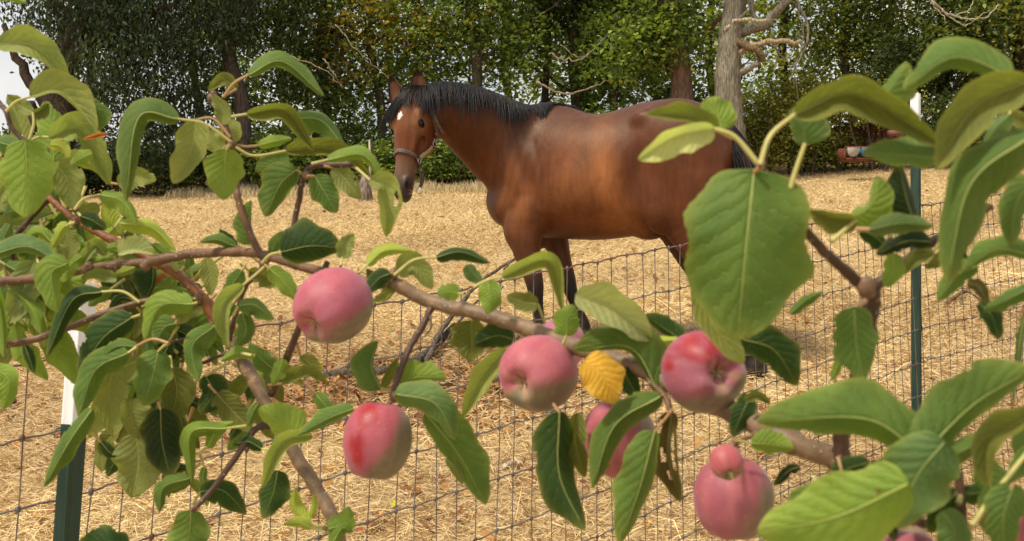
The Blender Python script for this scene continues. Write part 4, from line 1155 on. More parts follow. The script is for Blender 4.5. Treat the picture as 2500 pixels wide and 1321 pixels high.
# ------------------------------------------------------------------ apple tree
def mat_leaf():
    m, t, b = nt('apple_leaf')
    A = N(t, 'ShaderNodeAttribute', attribute_name='Col').outputs['Color']
    B = N(t, 'ShaderNodeAttribute', attribute_name='Back').outputs['Color']
    VS = N(t, 'ShaderNodeAttribute', attribute_name='vein').outputs['Fac']
    g = N(t, 'ShaderNodeNewGeometry')
    c = mix(t, g.outputs['Backfacing'], A, B)
    uv = N(t, 'ShaderNodeUVMap'); sx_ = N(t, 'ShaderNodeSeparateXYZ'); L(t, uv.outputs[0], sx_.inputs[0])
    u, v = sx_.outputs[0], sx_.outputs[1]
    av = math_(t, 'ABSOLUTE', v)
    mid = math_(t, 'SUBTRACT', 1, ramp(t, av, .015, .06))
    nz = noise(t, 5, 3, uv.outputs[0])
    k = math_(t, 'ADD', math_(t, 'SUBTRACT', math_(t, 'MULTIPLY', u, 8.0), math_(t, 'MULTIPLY', math_(t, 'POWER', av, .8), 2.3)), math_(t, 'MULTIPLY', nz, 1.1))
    side = math_(t, 'ADD', k, math_(t, 'MULTIPLY', math_(t, 'GREATER_THAN', v, 0), .4))
    tri = math_(t, 'ABSOLUTE', math_(t, 'SUBTRACT', math_(t, 'FRACT', side), .5))      # 0 at the vein
    sv = math_(t, 'SUBTRACT', 1, ramp(t, tri, .02, .085))
    sv = math_(t, 'MULTIPLY', sv, math_(t, 'SUBTRACT', 1, ramp(t, av, .55, 1.0)))
    vo = N(t, 'ShaderNodeTexVoronoi', feature='DISTANCE_TO_EDGE'); vo.inputs['Scale'].default_value = 420
    co = coords(t); L(t, co, vo.inputs['Vector'])
    fine = math_(t, 'SUBTRACT', 1, ramp(t, vo.outputs['Distance'], .0, .12))
    veins = math_(t, 'MAXIMUM', mid, math_(t, 'MULTIPLY', sv, .75), clamp=True)
    f = math_(t, 'MULTIPLY', math_(t, 'ADD', veins, math_(t, 'MULTIPLY', fine, .12)), VS, clamp=True)
    lite = mix(t, 1.0, mix(t, .30, c, lin((206, 206, 128))), (1.1, 1.1, 1.0), 'MULTIPLY')
    n1 = noise(t, 60, 5, co); n2 = noise(t, 420, 4, co)
    c = mix(t, ramp(t, n1, .3, .75), mix(t, 1.0, c, (.80, .84, .8), 'MULTIPLY'), mix(t, 1.0, c, (1.16, 1.12, 1.0), 'MULTIPLY'))
    c = mix(t, math_(t, 'MULTIPLY', ramp(t, n2, .35, .7), .18), c, mix(t, 1.0, c, (.7, .75, .7), 'MULTIPLY'))
    spot = ramp(t, noise(t, 95, 2, co), .77, .80)
    c = mix(t, math_(t, 'MULTIPLY', spot, .7), c, lin((112, 84, 48)))
    c = mix(t, f, c, lite)
    L(t, c, b.inputs['Base Color']); b.inputs['Roughness'].default_value = .58; b.inputs['Specular IOR Level'].default_value = .22
    h = math_(t, 'ADD', math_(t, 'MULTIPLY', veins, -.6), math_(t, 'ADD', math_(t, 'MULTIPLY', math_(t, 'MULTIPLY', tri, 2), .35), math_(t, 'MULTIPLY', n2, .2)))
    bump(t, b, h, .7, .0016)
    tr = N(t, 'ShaderNodeBsdfTranslucent'); L(t, mix(t, 1.0, c, (1.15, 1.2, .55), 'MULTIPLY'), tr.inputs[0])
    ms = N(t, 'ShaderNodeMixShader'); ms.inputs[0].default_value = .42
    L(t, b.outputs[0], ms.inputs[1]); L(t, tr.outputs[0], ms.inputs[2]); L(t, ms.outputs[0], t.nodes['Material Output'].inputs[0])
    return m
M_leaf = mat_leaf()
M_pet = mat_vcol('petiole', .5, .4, .12, 90, 0)
KC = dict(g=((98, 128, 52), (142, 156, 88), .35), u=((146, 156, 84), (88, 122, 54), .8), p=((186, 194, 128), (110, 140, 66), .8), y=((176, 190, 66), (150, 165, 60), .4),
          b=((132, 160, 56), (150, 170, 80), .4), d=((58, 90, 36), (110, 128, 66), .3), o=((126, 132, 58), (96, 120, 52), .6), Y=((248, 190, 34), (226, 160, 40), .15),
          k=((112, 100, 62), (120, 100, 66), .4), r=((196, 112, 66), (160, 90, 60), .3), s=((104, 134, 72), (140, 158, 100), .35), e=((44, 68, 30), (90, 110, 56), .3))
LEAF_ITEMS = []
def leaf(mid, wL, wR, d, kind, pet=None, holes=(), tip=0.5, kindR=None, bulge=None, seed=None, kb=1.0, pr=3.6, pcol=None):
    seed = len(LEAF_ITEMS) if seed is None else seed
    q = np.random.RandomState(1000 + seed)
    mid = np.array(mid, float)
    sc = d / F
    nu, nv = 50, 7
    C = catmull(mid, 24) if len(mid) > 2 else catmull(mid, 48)
    ll = np.concatenate([[0], np.cumsum(np.linalg.norm(np.diff(C, axis=0), axis=1))]); Lp = ll[-1]
    u = np.linspace(0, 1, nu)
    C = np.stack([np.interp(u * Lp, ll, C[:, i]) for i in (0, 1)], -1)
    T = np.gradient(C, axis=0); T /= np.linalg.norm(T, axis=1)[:, None]
    nn = np.stack([T[:, 1], -T[:, 0]], -1)
    W = max(abs(wL), abs(wR), Lp * .26) * 1.04
    # real blade outline
    a_, b_ = .42, (.50 if mid[:, 0].mean() > 1400 else .56) + .30 * tip
    prof = (u + .0) ** a_ * (1 - u) ** b_; prof /= prof.max(); prof = np.maximum(prof, 0)
    prof = prof * (1 + .035 * (((u * 19 + .3 * np.sin(u * 9)) % 1) - .5)) * (1 + .05 * np.sin(u * 11 + q.rand() * 6) + .035 * np.sin(u * 23 + q.rand() * 6))
    # depth of the midrib (px units): arched, with the real length longer than the projected one
    bl = (q.uniform(-.12, .12) if bulge is None else bulge) * Lp
    tilt = q.uniform(-.18, .18) * Lp
    dz = -bl * np.sin(u * np.pi) + tilt * u
    sgn = 1 if kind in 'gdbsyYe' else -1
    v = np.linspace(-1, 1, 2 * nv + 1)
    q_und = q.uniform(.08, .24); ph1, ph2 = q.rand(2) * 6.28; fr = q.uniform(8, 13)
    Vp = np.zeros((nu, 2 * nv + 1, 3))
    for j, vv in enumerate(v):
        w = wL if vv > 0 else wR
        aw = abs(vv); h = math.sqrt(max(0, W * W - w * w))
        hh = h * (aw ** 1.25)
        und = W * q_und * aw ** 2 * np.sin(u * fr + (ph1 if vv > 0 else ph2)) * np.sin(u * np.pi) ** .5
        quilt = -W * .03 * np.abs(np.sin((u * 8 - aw ** .8 * 2.3) * np.pi)) * math.sin(aw * np.pi)
        lat = np.sign(vv) * w * aw ** (1.0 if abs(w) > .5 * W else .85)
        lat = lat * (1 + .07 * np.sin(u * 15 + (3 if vv > 0 else 0) + ph1) * aw ** 3)
        xy = C + nn * (lat * prof)[:, None] + T * (aw * W * .10 * (1 - u))[:, None] * (-1 if aw > 0 else 0) * .6
        Vp[:, j, :2] = xy
        Vp[:, j, 2] = dz + sgn * hh * prof * .85 + und + quilt
    dep = d + Vp[..., 2] * sc
    X_ = (Vp[..., 0] - 1250) / F * dep; Z_ = CAMZ - (Vp[..., 1] - 660.5) / F * dep
    V = np.stack([X_, dep, Z_], -1).reshape(-1, 3)
    n2 = 2 * nv + 1
    i = np.arange(nu - 1)[:, None] * n2; j = np.arange(n2 - 1)[None]
    Q = np.stack([i + j, i + j + 1, i + n2 + j + 1, i + n2 + j], -1).reshape(-1, 4)
    uvv = np.stack([np.repeat(u, n2), np.tile(v, nu)], -1)
    if not holes and q.rand() < .45 and max(abs(wL), abs(wR)) < 100 and len(LEAF_ITEMS) > 3:
        holes = [(q.uniform(.2, .9), q.choice([-1, 1]) * q.uniform(.88, 1.0), q.uniform(.04, .10)) for _ in range(q.randint(1, 4))]
    if holes:
        cu = (np.repeat(u[:-1] + .5 / nu, n2 - 1)); cv = np.tile(v[:-1] + .5 / nv, nu - 1)
        keep = np.ones(len(Q), bool)
        for (hu, hv, hr) in holes: keep &= ((cu - hu) ** 2 * 2.2 + (cv - hv) ** 2 * .7) > (hr * (1 + .35 * np.sin(np.arctan2(cv - hv, cu - hu) * 4 + hu * 9))) ** 2
        Q = Q[keep]
    # orientation: the shown side must be the front
    cL, cB, vs = KC[kind]; cR = KC[kindR][0] if kindR else cL
    s_ = q.uniform(.88, 1.12); hue = q.uniform(-.05, .05)
    tint = np.array([1.0 + hue, .98, 1 - hue]) * s_ * kb * dict(g=1.02, b=1.08, y=1.06, p=1.04, u=1.0, Y=1.1, r=1.0, s=.98, o=.85).get(kind, .8)
    vf = np.clip(uvv[:, 1] * 6, -1, 1)[:, None] * .5 + .5
    col = (lin(cL) * vf + lin(cR) * (1 - vf)) * tint; col = col * .9 + col.mean(1, keepdims=True) * .1; bk = np.repeat((lin(cB) * tint)[None], len(V), 0)
    edge = np.abs(uvv[:, 1:2]) ** 8 * .35 + (uvv[:, :1] ** 12) * .5
    col = col * (1 - edge) + lin((176, 170, 90)) * edge * s_
    f = Q[len(Q) // 2]; nrm = np.cross(V[f[1]] - V[f[0]], V[f[3]] - V[f[0]])
    cen = V.mean(0) - np.array([0, 0, CAMZ])
    if nrm @ cen > 0: Q = Q[:, ::-1]
    vein = np.full(len(V), vs)
    mi = np.zeros(len(Q), int)
    # petiole and midrib
    parts_V = [V]; parts_Q = [Q]; parts_c = [col]; parts_b = [bk]; parts_v = [vein]; parts_uv = [uvv]; off = len(V); mis = [mi]; T3 = []
    pc = lin(pcol or ((186, 176, 104) if q.rand() < .7 else (178, 140, 96)))
    mrow = V.reshape(nu, n2, 3)[: int(nu * .9), nv]
    tubes = []
    view = (mrow - np.array([0, 0, CAMZ])); view /= np.linalg.norm(view, axis=1)[:, None]
    rr = np.linspace(1.7, .4, len(mrow)) * sc * max(.6, Lp / 240)
    tubes.append((mrow - view * rr[:, None] * .3, rr, lin(cL) * .62 + lin((206, 204, 120)) * .38))
    if pet is not None and len(pet):
        pp = np.array(list(pet) + [tuple(mid[0])], float); pd = np.linspace(d + .012 * q.uniform(-1, 1), float(mrow[0, 1]), len(pp))
        c3 = catmull([P(a, b2, dd) for (a, b2), dd in zip(pp, pd)], 8)
        c3 = np.vstack([c3[:-1], mrow[:1]])
        tubes.append((c3, np.linspace(pr * 1.15, pr * .85, len(c3)) * sc, pc))
    for (c3, r3, cc) in tubes:
        v3, q3, t3 = tube(c3, r3, 7)
        parts_V.append(v3); parts_Q.append(q3 + off); parts_c.append(np.repeat(np.array(cc)[None], len(v3), 0)); parts_b.append(parts_c[-1])
        parts_v.append(np.zeros(len(v3))); parts_uv.append(np.full((len(v3), 2), .5)); off += len(v3); mis.append(np.ones(len(q3), int)); 
    LEAF_ITEMS.append(dict(V=np.vstack(parts_V), Q=np.vstack(parts_Q), c=np.vstack(parts_c), b=np.vstack(parts_b), v=np.concatenate(parts_v), uv=np.vstack(parts_uv), mi=np.concatenate(mis), area=Lp * (abs(wL) + abs(wR)) * (1 if 0 < mid[:, 0].mean() < 2500 and 0 < mid[:, 1].mean() < 1321 else .1), kind=kind, holes=bool(holes), seed=seed))

def pts(s): return [tuple(float(v) for v in p.split(',')) for p in s.split()]
SPEC = """
-5,108 80,112 168,190|42|26|1.00|u|-60,130
75,236 150,225 238,318|52|7|.96|u|15,272 40,248
208,268 236,280 240,320|34|14|.965|g|
80,275 55,262 20,232|14|20|1.0|u|72,340 82,305
82,276 100,268 119,252|8|24|1.01|o|
62,345 65,410 62,532|72|66|.97|b|
122,335 200,318 268,452|40|30|1.0|u|72,345 95,335
225,374 195,388 172,404|16|18|.95|b|
122,352 150,358 172,385|17|14|.94|y|
130,395 165,440 176,508|42|42|1.02|u|
262,326 235,330 200,341|7|5|.94|r|
-30,-12 20,-10 65,8|14|14|1.0|b|
50,508 30,515 8,520|22|22|.99|g|52,480
25,548 10,580 0,625|20|18|1.0|s|
-20,622 70,602 150,648|30|16|.93|s|
125,590 95,566 55,585|10|16|.97|b|175,540 150,575
168,548 150,560 128,606|14|16|.96|y|185,542
160,565 170,600 165,634|26|26|1.02|u|
258,622 230,600 190,655|14|18|.97|u|
200,625 170,650 150,690|22|16|.96|b|
165,642 125,670 142,764|26|40|.92|b|
85,640 60,700 22,790|44|42|1.03|u|
80,690 85,740 60,800|42|24|1.04|o|
245,475 300,492 336,546|16|28|.96|b|182,512 205,485
198,528 225,538 260,560|20|22|.99|d|190,520
292,545 370,556 430,612|16|22|.965|y|
290,620 330,610 380,620|36|8|.94|p|
302,610 280,602 254,612|10|12|.97|b|
400,640 418,640 432,664|14|8|.99|p|
330,652 305,662 278,672|12|14|.97|y|
285,682 240,672 198,676|14|18|.97|u|
374,652 372,690 356,734|10|56|1.02|d|395,652
418,690 398,680 375,692|13|13|1.03|r|
505,630 512,670 516,722|22|24|.99|u|
248,712 175,735 114,872|24|22|.94|d|340,738 300,712
345,745 300,726 264,757|10|14|.98|d|352,750
60,842 70,870 84,912|16|12|1.0|d|75,830
-8,700 5,790 10,872|14|30|.93|b|
-20,895 22,930 8,1002|26|34|.93|b|
322,775 252,825 192,914|38|46|.93|d|345,768
333,845 280,848 235,892|22|18|.91|g|412,838 372,828
312,862 232,905 192,1022|32|38|.90|g|333,848
224,1000 168,1080 107,1190|28|22|.90|g|
332,882 270,925 278,1068|52|44|.945|u|345,875
316,975 320,1020 340,1072|50|26|.955|u|
332,1062 338,1130 322,1216|62|62|.96|u|330,1040
392,1000 396,1080 416,1166|56|50|.935|e|385,980
386,858 372,920 350,992|44|46|.925|g|412,838 400,845
420,900 432,960 410,1042|44|40|.96|o|415,870
502,918 520,960 488,1010|38|32|.96|d|560,885
522,797 470,845 482,932|34|24|.93|g|535,790
470,742 392,748 354,832|34|34|.96|b|485,738
428,790 400,800 378,842|22|26|.94|g|435,780
468,728 430,712 398,706|10|14|.98|b|480,730
462,1168 400,1190 389,1252|18|22|.94|g|
552,1046 465,1058 470,1180|20|20|.92|b|600,1040
466,1248 462,1300 440,1400|50|48|.92|g|470,1243
310,1345 250,1325 190,1328|10|44|.93|d|
490,1200 545,1198 602,1256|28|36|.95|d|472,1230
530,962 565,1000 616,1052|36|36|.95|o|510,940
632,985 618,1005 604,1042|14|12|.93|g|
508,1092 530,1050 572,1030|16|18|.93|b|480,1110
730,1070 690,1035 630,998|30|54|.90|b|735,1085
862,998 800,1022 728,1064|14|26|.86|g|950,993 900,990
760,1064 690,1085 639,1192|18|24|.88|u|
640,1096 605,1078 567,1086|16|16|.93|d|660,1098
678,1150 668,1200 642,1267|40|34|.92|d|690,1140
756,1275 722,1240 720,1190|14|22|.91|y|790,1290
758,1262 768,1235 764,1204|8|9|.90|y|
760,1288 728,1276 693,1281|12|16|.90|y|795,1300
802,1292 840,1275 852,1236|28|26|.89|b|805,1300
810,1330 835,1290 862,1300|20|16|.89|b|
690,936 750,912 800,936|24|8|.92|o|655,940
690,876 682,905 664,941|18|18|.91|b|
552,366 548,420 545,488|47|50|.88|b|562,352
724,414 684,450 648,530|30|48|.89|g|745,428
706,400 668,398 622,420|10|30|.92|g|
768,430 790,465 822,520|34|32|.88|g|748,430
612,596 608,540 614,489|38|6|.92|g|640,640 628,620
578,599 560,585 535,560|12|12|.95|d|600,610
575,602 530,585 488,592|12|16|.94|g|640,645 605,620
662,618 675,590 697,563|16|17|.91|g|650,640
688,615 760,600 834,606|62|40|.85|d|640,642 660,622
835,630 842,600 864,570|20|23|.84|u|832,650
658,656 695,690 726,735|24|24|.88|b|645,646
592,697 545,752 556,852|16|26|.87|u|645,652 625,670
583,746 622,745 668,780|16|30|.90|g|570,770
592,765 600,810 572,852|22|22|.91|g|
622,868 580,862 538,882|14|16|.88|b|615,868 590,862
590,660 570,690 544,722|22|20|.97|g|600,650
897,646 940,612 1006,612|18|14|.80|y|875,668
952,668 925,680 893,715|24|22|.79|d|965,665
925,690 910,680 895,655|12|14|.80|o|
962,700 935,725 908,738|14|14|.80|u|962,690
972,668 1012,645 1056,706|30|26|.82|u|958,665
928,948 905,890 924,832|48|6|.78|g|955,955
936,946 950,915 972,872|12|14|.80|o|
608,182 690,150 792,236|24|16|.90|g|545,238 572,203
577,218 545,195 508,222|14|18|.93|o|545,235
543,305 545,270 518,230|22|18|.90|u|542,330
605,278 700,272 768,370|16|26|.87|o|565,285
700,290 785,295 850,378|18|36|.93|g|
632,355 670,345 713,338|16|14|.92|b|578,355 605,358
700,368 810,365 905,430|28|18|.90|o|575,360 620,380
800,390 885,378 934,438|20|14|.86|b|760,400
815,410 845,440 880,486|26|28|.88|u|790,405
904,440 945,462 942,578|34|24|.85|u|870,410
434,290 338,288 308,492|26|38|.85|g|562,345 500,302
480,292 468,362 422,449|36|44|.87|u|562,335 520,290
542,366 522,345 503,315|22|24|.92|u|560,352
562,346 572,318 566,290|22|20|.92|u|
1066,628 1125,615 1198,642|12|22|.76|d|962,672 1010,635
1140,648 1158,670 1180,690|14|22|.78|s|
1120,717 1095,712 1066,718|22|22|.76|b|1135,716
1190,686 1196,725 1190,768|30|28|.74|b|
1228,676 1340,640 1374,762|22|20|.72|u|1155,702 1190,684
1313,742 1280,738 1236,722|24|26|.75|o|1330,790
1384,818 1385,780 1402,744|34|32|.70|b|1375,838
1408,720 1500,755 1592,832|48|42|.67|p|
1150,784 1152,830 1152,884|36|54|.79|o|1165,776
1252,828 1210,820 1154,842|30|36|.77|d|
1236,856 1180,925 1130,1020|22|32|.76|u|
1208,870 1180,950 1140,985|14|12|.77|u|
975,930 1030,920 1092,925|42|14|.78|b|965,950
966,962 1062,985 1112,1074|44|32|.74|s|962,962
1040,1010 1120,1110 1186,1234|66|30|.75|g|965,965
1090,1120 1110,1140 1130,1182|12|14|.77|u|
1366,1008 1366,1160 1428,1296|38|62|.68|d|1350,985
1412,1010 1405,1080 1428,1166|26|24|.70|o|
1612,968 1500,1040 1446,1192|34|40|.66|g|1640,960
1598,1055 1562,1190 1514,1328|26|62|.63|g|1642,1000
1640,1008 1630,1110 1662,1226|24|40|.67|k|
1612,968 1540,850 1400,858|14|70|.67|g|
1520,900 1540,940 1560,970|26|30|.685|d|
1665,830 1620,800 1574,768|16|32|.70|d|
1655,830 1600,835 1560,850|14|12|.69|y|
1841,422 1822,600 1800,832|160|154|.50|g|1857,408
1700,690 1740,790 1815,890|46|32|.56|u|
1805,826 1890,855 1946,942|52|42|.60|d|
1930,765 1965,735 2010,712|12|16|.58|g|
2085,752 2092,850 2106,926|52|60|.52|g|2112,735
1750,316 1680,285 1578,281|14|34|.54|o|1790,335
1762,316 1752,285 1718,243|44|46|.56|b|
1742,314 1650,335 1557,390|46|24|.52|p|1852,402 1795,335
1945,276 2090,232 2302,356|44|46|.47|o|1856,402 1882,330
1966,350 1960,310 1928,268|30|62|.50|s|1930,460 1945,410
2100,236 2160,232 2216,150|20|60|.52|g|2090,240
2470,186 2330,140 2204,222|30|50|.46|g|2520,200
2512,198 2380,262 2284,414|56|56|.44|o|2550,190
2292,388 2200,378 2103,374|28|44|.48|s|
2520,330 2370,450 2312,692|66|56|.43|g|
2530,430 2480,500 2470,602|30|42|.46|g|
2080,533 2128,500 2144,430|20|58|.52|b|
2232,542 2212,480 2196,400|50|18|.53|e|
2092,536 2030,530 1976,512|40|14|.51|o|2030,590
2124,560 2200,545 2278,552|26|26|.50|s|2090,560
2100,560 2140,580 2182,626|20|26|.54|d|
2270,590 2210,590 2138,622|24|28|.54|e|
2180,620 2180,660 2158,700|28|24|.53|b|
2520,622 2430,610 2350,662|18|36|.47|g|
2385,650 2340,670 2288,736|26|28|.48|g|
2362,690 2390,700 2412,742|18|18|.49|k|
2326,612 2345,625 2362,655|16|16|.50|d|
2246,1104 2110,1022 1848,1030|44|88|.45|g|
2258,1104 2380,985 2525,900|95|34|.44|g|
2306,1080 2240,1160 2178,1288|92|92|.43|s|
2250,1132 2350,1100 2432,1044|30|26|.44|g|
2216,1182 2040,1262 1848,1302|95|100|.41|b|
2522,1010 2420,1080 2412,1192|24|48|.43|o|
2520,1090 2490,1130 2460,1180|24|22|.45|g|2372,1282 2440,1190
2475,1182 2450,1260 2452,1352|52|52|.44|g|2368,1290
2340,1200 2300,1240 2268,1302|34|34|.47|d|
2348,1202 2380,1205 2424,1192|24|26|.47|d|2340,1230
1832,964 1812,1010 1788,1066|30|30|.63|d|
1835,1082 1880,1085 1938,1094|36|22|.60|b|1795,1075
1818,975 1850,965 1882,985|12|14|.62|o|
1952,1140 1925,1150 1888,1186|16|14|.59|e|
1428,882 1470,915 1500,986|50|54|.66|Y|
2050,880 2040,905 2030,930|12|12|.56|b|
2540,760 2500,780 2470,1000|10|10|.5|g|
2320,1110 2285,1150 2262,1190|20|18|.46|o|
2262,1110 2160,1190 2110,1310|70|62|.455|g|
2400,1120 2420,1200 2405,1300|46|40|.47|g|
2300,1250 2330,1300 2310,1390|40|44|.46|s|
2500,1010 2510,1090 2480,1170|44|40|.455|s|
2120,1130 2060,1150 2000,1210|34|30|.48|d|
2390,740 2420,770 2440,830|26|24|.5|d|
1990,1190 1950,1240 1940,1310|34|34|.47|g|
2520,700 2480,720 2400,760|24|20|.49|g|

"""
HOLES = {'904': [(.45, .55, .13)], '1640': [(.35, .45, .14), (.45, -.3, .10), (.55, .4, .13), (.7, -.2, .09), (.2, -.8, .12)], '728': [(.3, -.1, .1)], '392': [(.5, -.95, .15), (.3, .95, .12)], '62,': [(.2, .92, .1), (.5, -.95, .1)], '530': [(.4, .95, .13), (.65, -.9, .12), (.2, -.9, .1)],
         '2080': [(.5, .8, .3)], '815': [(.6, .7, .1)], '1952': [(.4, .8, .2)], '2270': [(.4, .9, .2), (.7, .9, .15), (.5, -.9, .15)], '1835': [(.3, .3, .035)], '2100,5': [(.5, .9, .2)], '690,9': [(.8, .2, .05)], '392,': [(.5, .9, .16)]}
for ln_ in SPEC.strip().splitlines():
    f_ = ln_.split('|')
    pt_ = pts(f_[0]); hl = ()
    for k_, v_ in HOLES.items():
        if f_[0].startswith(k_): hl = v_
    big = 2.2 if pt_[0][0] > 1500 else 1
    leaf(pt_, float(f_[1]), float(f_[2]), float(f_[3]), f_[4].strip(), pts(f_[5]) if f_[5].strip() else None, hl, pr=3.4 * (1 + .8 * (float(f_[3]) < .6)), kb=1.0)
# leaves further back in the dense left part
q = np.random.RandomState(77)
def filler(n, x0, x1, y0, y1, d0, d1, size, kinds):
    for _ in range(n):
        x, y = q.uniform(x0, x1), q.uniform(y0, y1)
        if 130 < x < 262 and 590 < y < 1010: x -= 120 if x < 196 else -110
        a = q.uniform(.2, 2.9) if q.rand() < .8 else q.uniform(0, 6.28)
        l = size * q.uniform(.7, 1.2); dx, dy = math.cos(a), math.sin(a); w = l * q.uniform(.15, .32); w2 = l * q.uniform(.1, .32); b_ = q.uniform(-.15, .15) * l
        leaf([(x, y), (x + dx * l * .5 - dy * b_, y + dy * l * .5 + dx * b_), (x + dx * l, y + dy * l)], w, w2, q.uniform(d0, d1), kinds[q.randint(len(kinds))], [(x - dx * 30 + q.randn() * 8, y - dy * 30 - 8)])
filler(80, -50, 170, 320, 820, 1.05, 1.24, 140, 'bubogyu')
filler(14, 240, 520, 700, 900, 1.04, 1.12, 100, 'gubo')
filler(26, 250, 620, 640, 960, 1.03, 1.14, 95, 'gubogd')
filler(22, -40, 380, 440, 720, 1.04, 1.14, 100, 'buygo')
filler(8, -40, 90, 640, 800, 1.0, 1.1, 120, 'ugb')
filler(8, 200, 520, 900, 1180, .98, 1.06, 80, 'gudo')
filler(16, -30, 340, 540, 700, 1.04, 1.14, 85, 'byug')
filler(8, 430, 660, 960, 1150, .98, 1.06, 80, 'gdo')
filler(6, 600, 800, 840, 1000, .98, 1.06, 80, 'gbo')
filler(12, 200, 420, 740, 980, 1.04, 1.12, 110, 'gudg')
filler(10, 250, 460, 960, 1090, 1.0, 1.1, 100, 'ugdo')
filler(34, 100, 380, 560, 720, 1.04, 1.15, 95, 'gubo')
filler(6, 130, 240, 440, 560, 1.05, 1.12, 90, 'uog')
filler(14, 380, 600, 640, 830, 1.02, 1.15, 80, 'gdbg')
filler(9, 330, 470, 800, 1000, 1.0, 1.08, 90, 'odg')
filler(4, 430, 540, 860, 990, 1.0, 1.08, 80, 'gdo')
filler(3, 2420, 2520, 230, 420, .5, .56, 150, 'gos')
filler(3, 2230, 2340, 520, 640, .52, .56, 90, 'dgo')
filler(3, 2150, 2300, 1180, 1290, .47, .5, 110, 'dg')
filler(3, 1980, 2100, 1080, 1200, .47, .5, 120, 'bg')

AT = empty('apple_tree', (.42, .62, float(ground(.42, .62))), 'leafy apple tree reaching across the foreground in front of the wire fence', 'tree')
M_bark2, t, b = nt('apple_bark')
A = N(t, 'ShaderNodeAttribute', attribute_name='Col').outputs['Color']
co = coords(t); n1 = noise(t, 90, 5, co); n2 = noise(t, 600, 3, co)
c = mix(t, ramp(t, n1, .35, .7), mix(t, 1.0, A, (.7, .68, .66), 'MULTIPLY'), mix(t, 1.0, A, (1.25, 1.22, 1.18), 'MULTIPLY'))
vo = N(t, 'ShaderNodeTexVoronoi'); vo.inputs['Scale'].default_value = 160; L(t, co, vo.inputs['Vector'])
sp_ = math_(t, 'SUBTRACT', 1, ramp(t, vo.outputs['Distance'], .10, .2))
c = mix(t, math_(t, 'MULTIPLY', sp_, .6), c, lin((200, 180, 156)))
L(t, c, b.inputs['Base Color']); b.inputs['Roughness'].default_value = .5; b.inputs['Specular IOR Level'].default_value = .4
bump(t, b, math_(t, 'ADD', n1, math_(t, 'ADD', math_(t, 'MULTIPLY', n2, .3), sp_)), .7, .0016)
def branch(s, r0, r1, col, nodes=.08, name='branch', lab=None):
    """s: 'x,y,d ...' in picture units, radii in px at that depth"""
    a = np.array([[float(v) for v in p.split(',')] for p in s.split()])
    c = catmull([P(*p) for p in a], 8); n = len(c)
    dd = c[:, 1]; q = np.random.RandomState(abs(int(a[0, 0])) + 5)
    rr = np.linspace(r0, r1, n) * dd / F
    wv = np.ones(n); 
    for _ in range(max(2, n // 9)): wv += q.uniform(.06, .22) * np.exp(-((np.arange(n) - q.uniform(0, n)) / 1.1) ** 2)
    c[1:-1] += q.randn(n - 2, 3) * (rr[1:-1, None] * .06)
    m = MB(); m.tube(c, rr * wv, 16, col=lin(col), jitter=.045, seed=abs(int(a[0, 0])))
    return m
brown = (112, 82, 58); redb = (140, 86, 50); dark = (82, 60, 46); grey = (128, 104, 78)
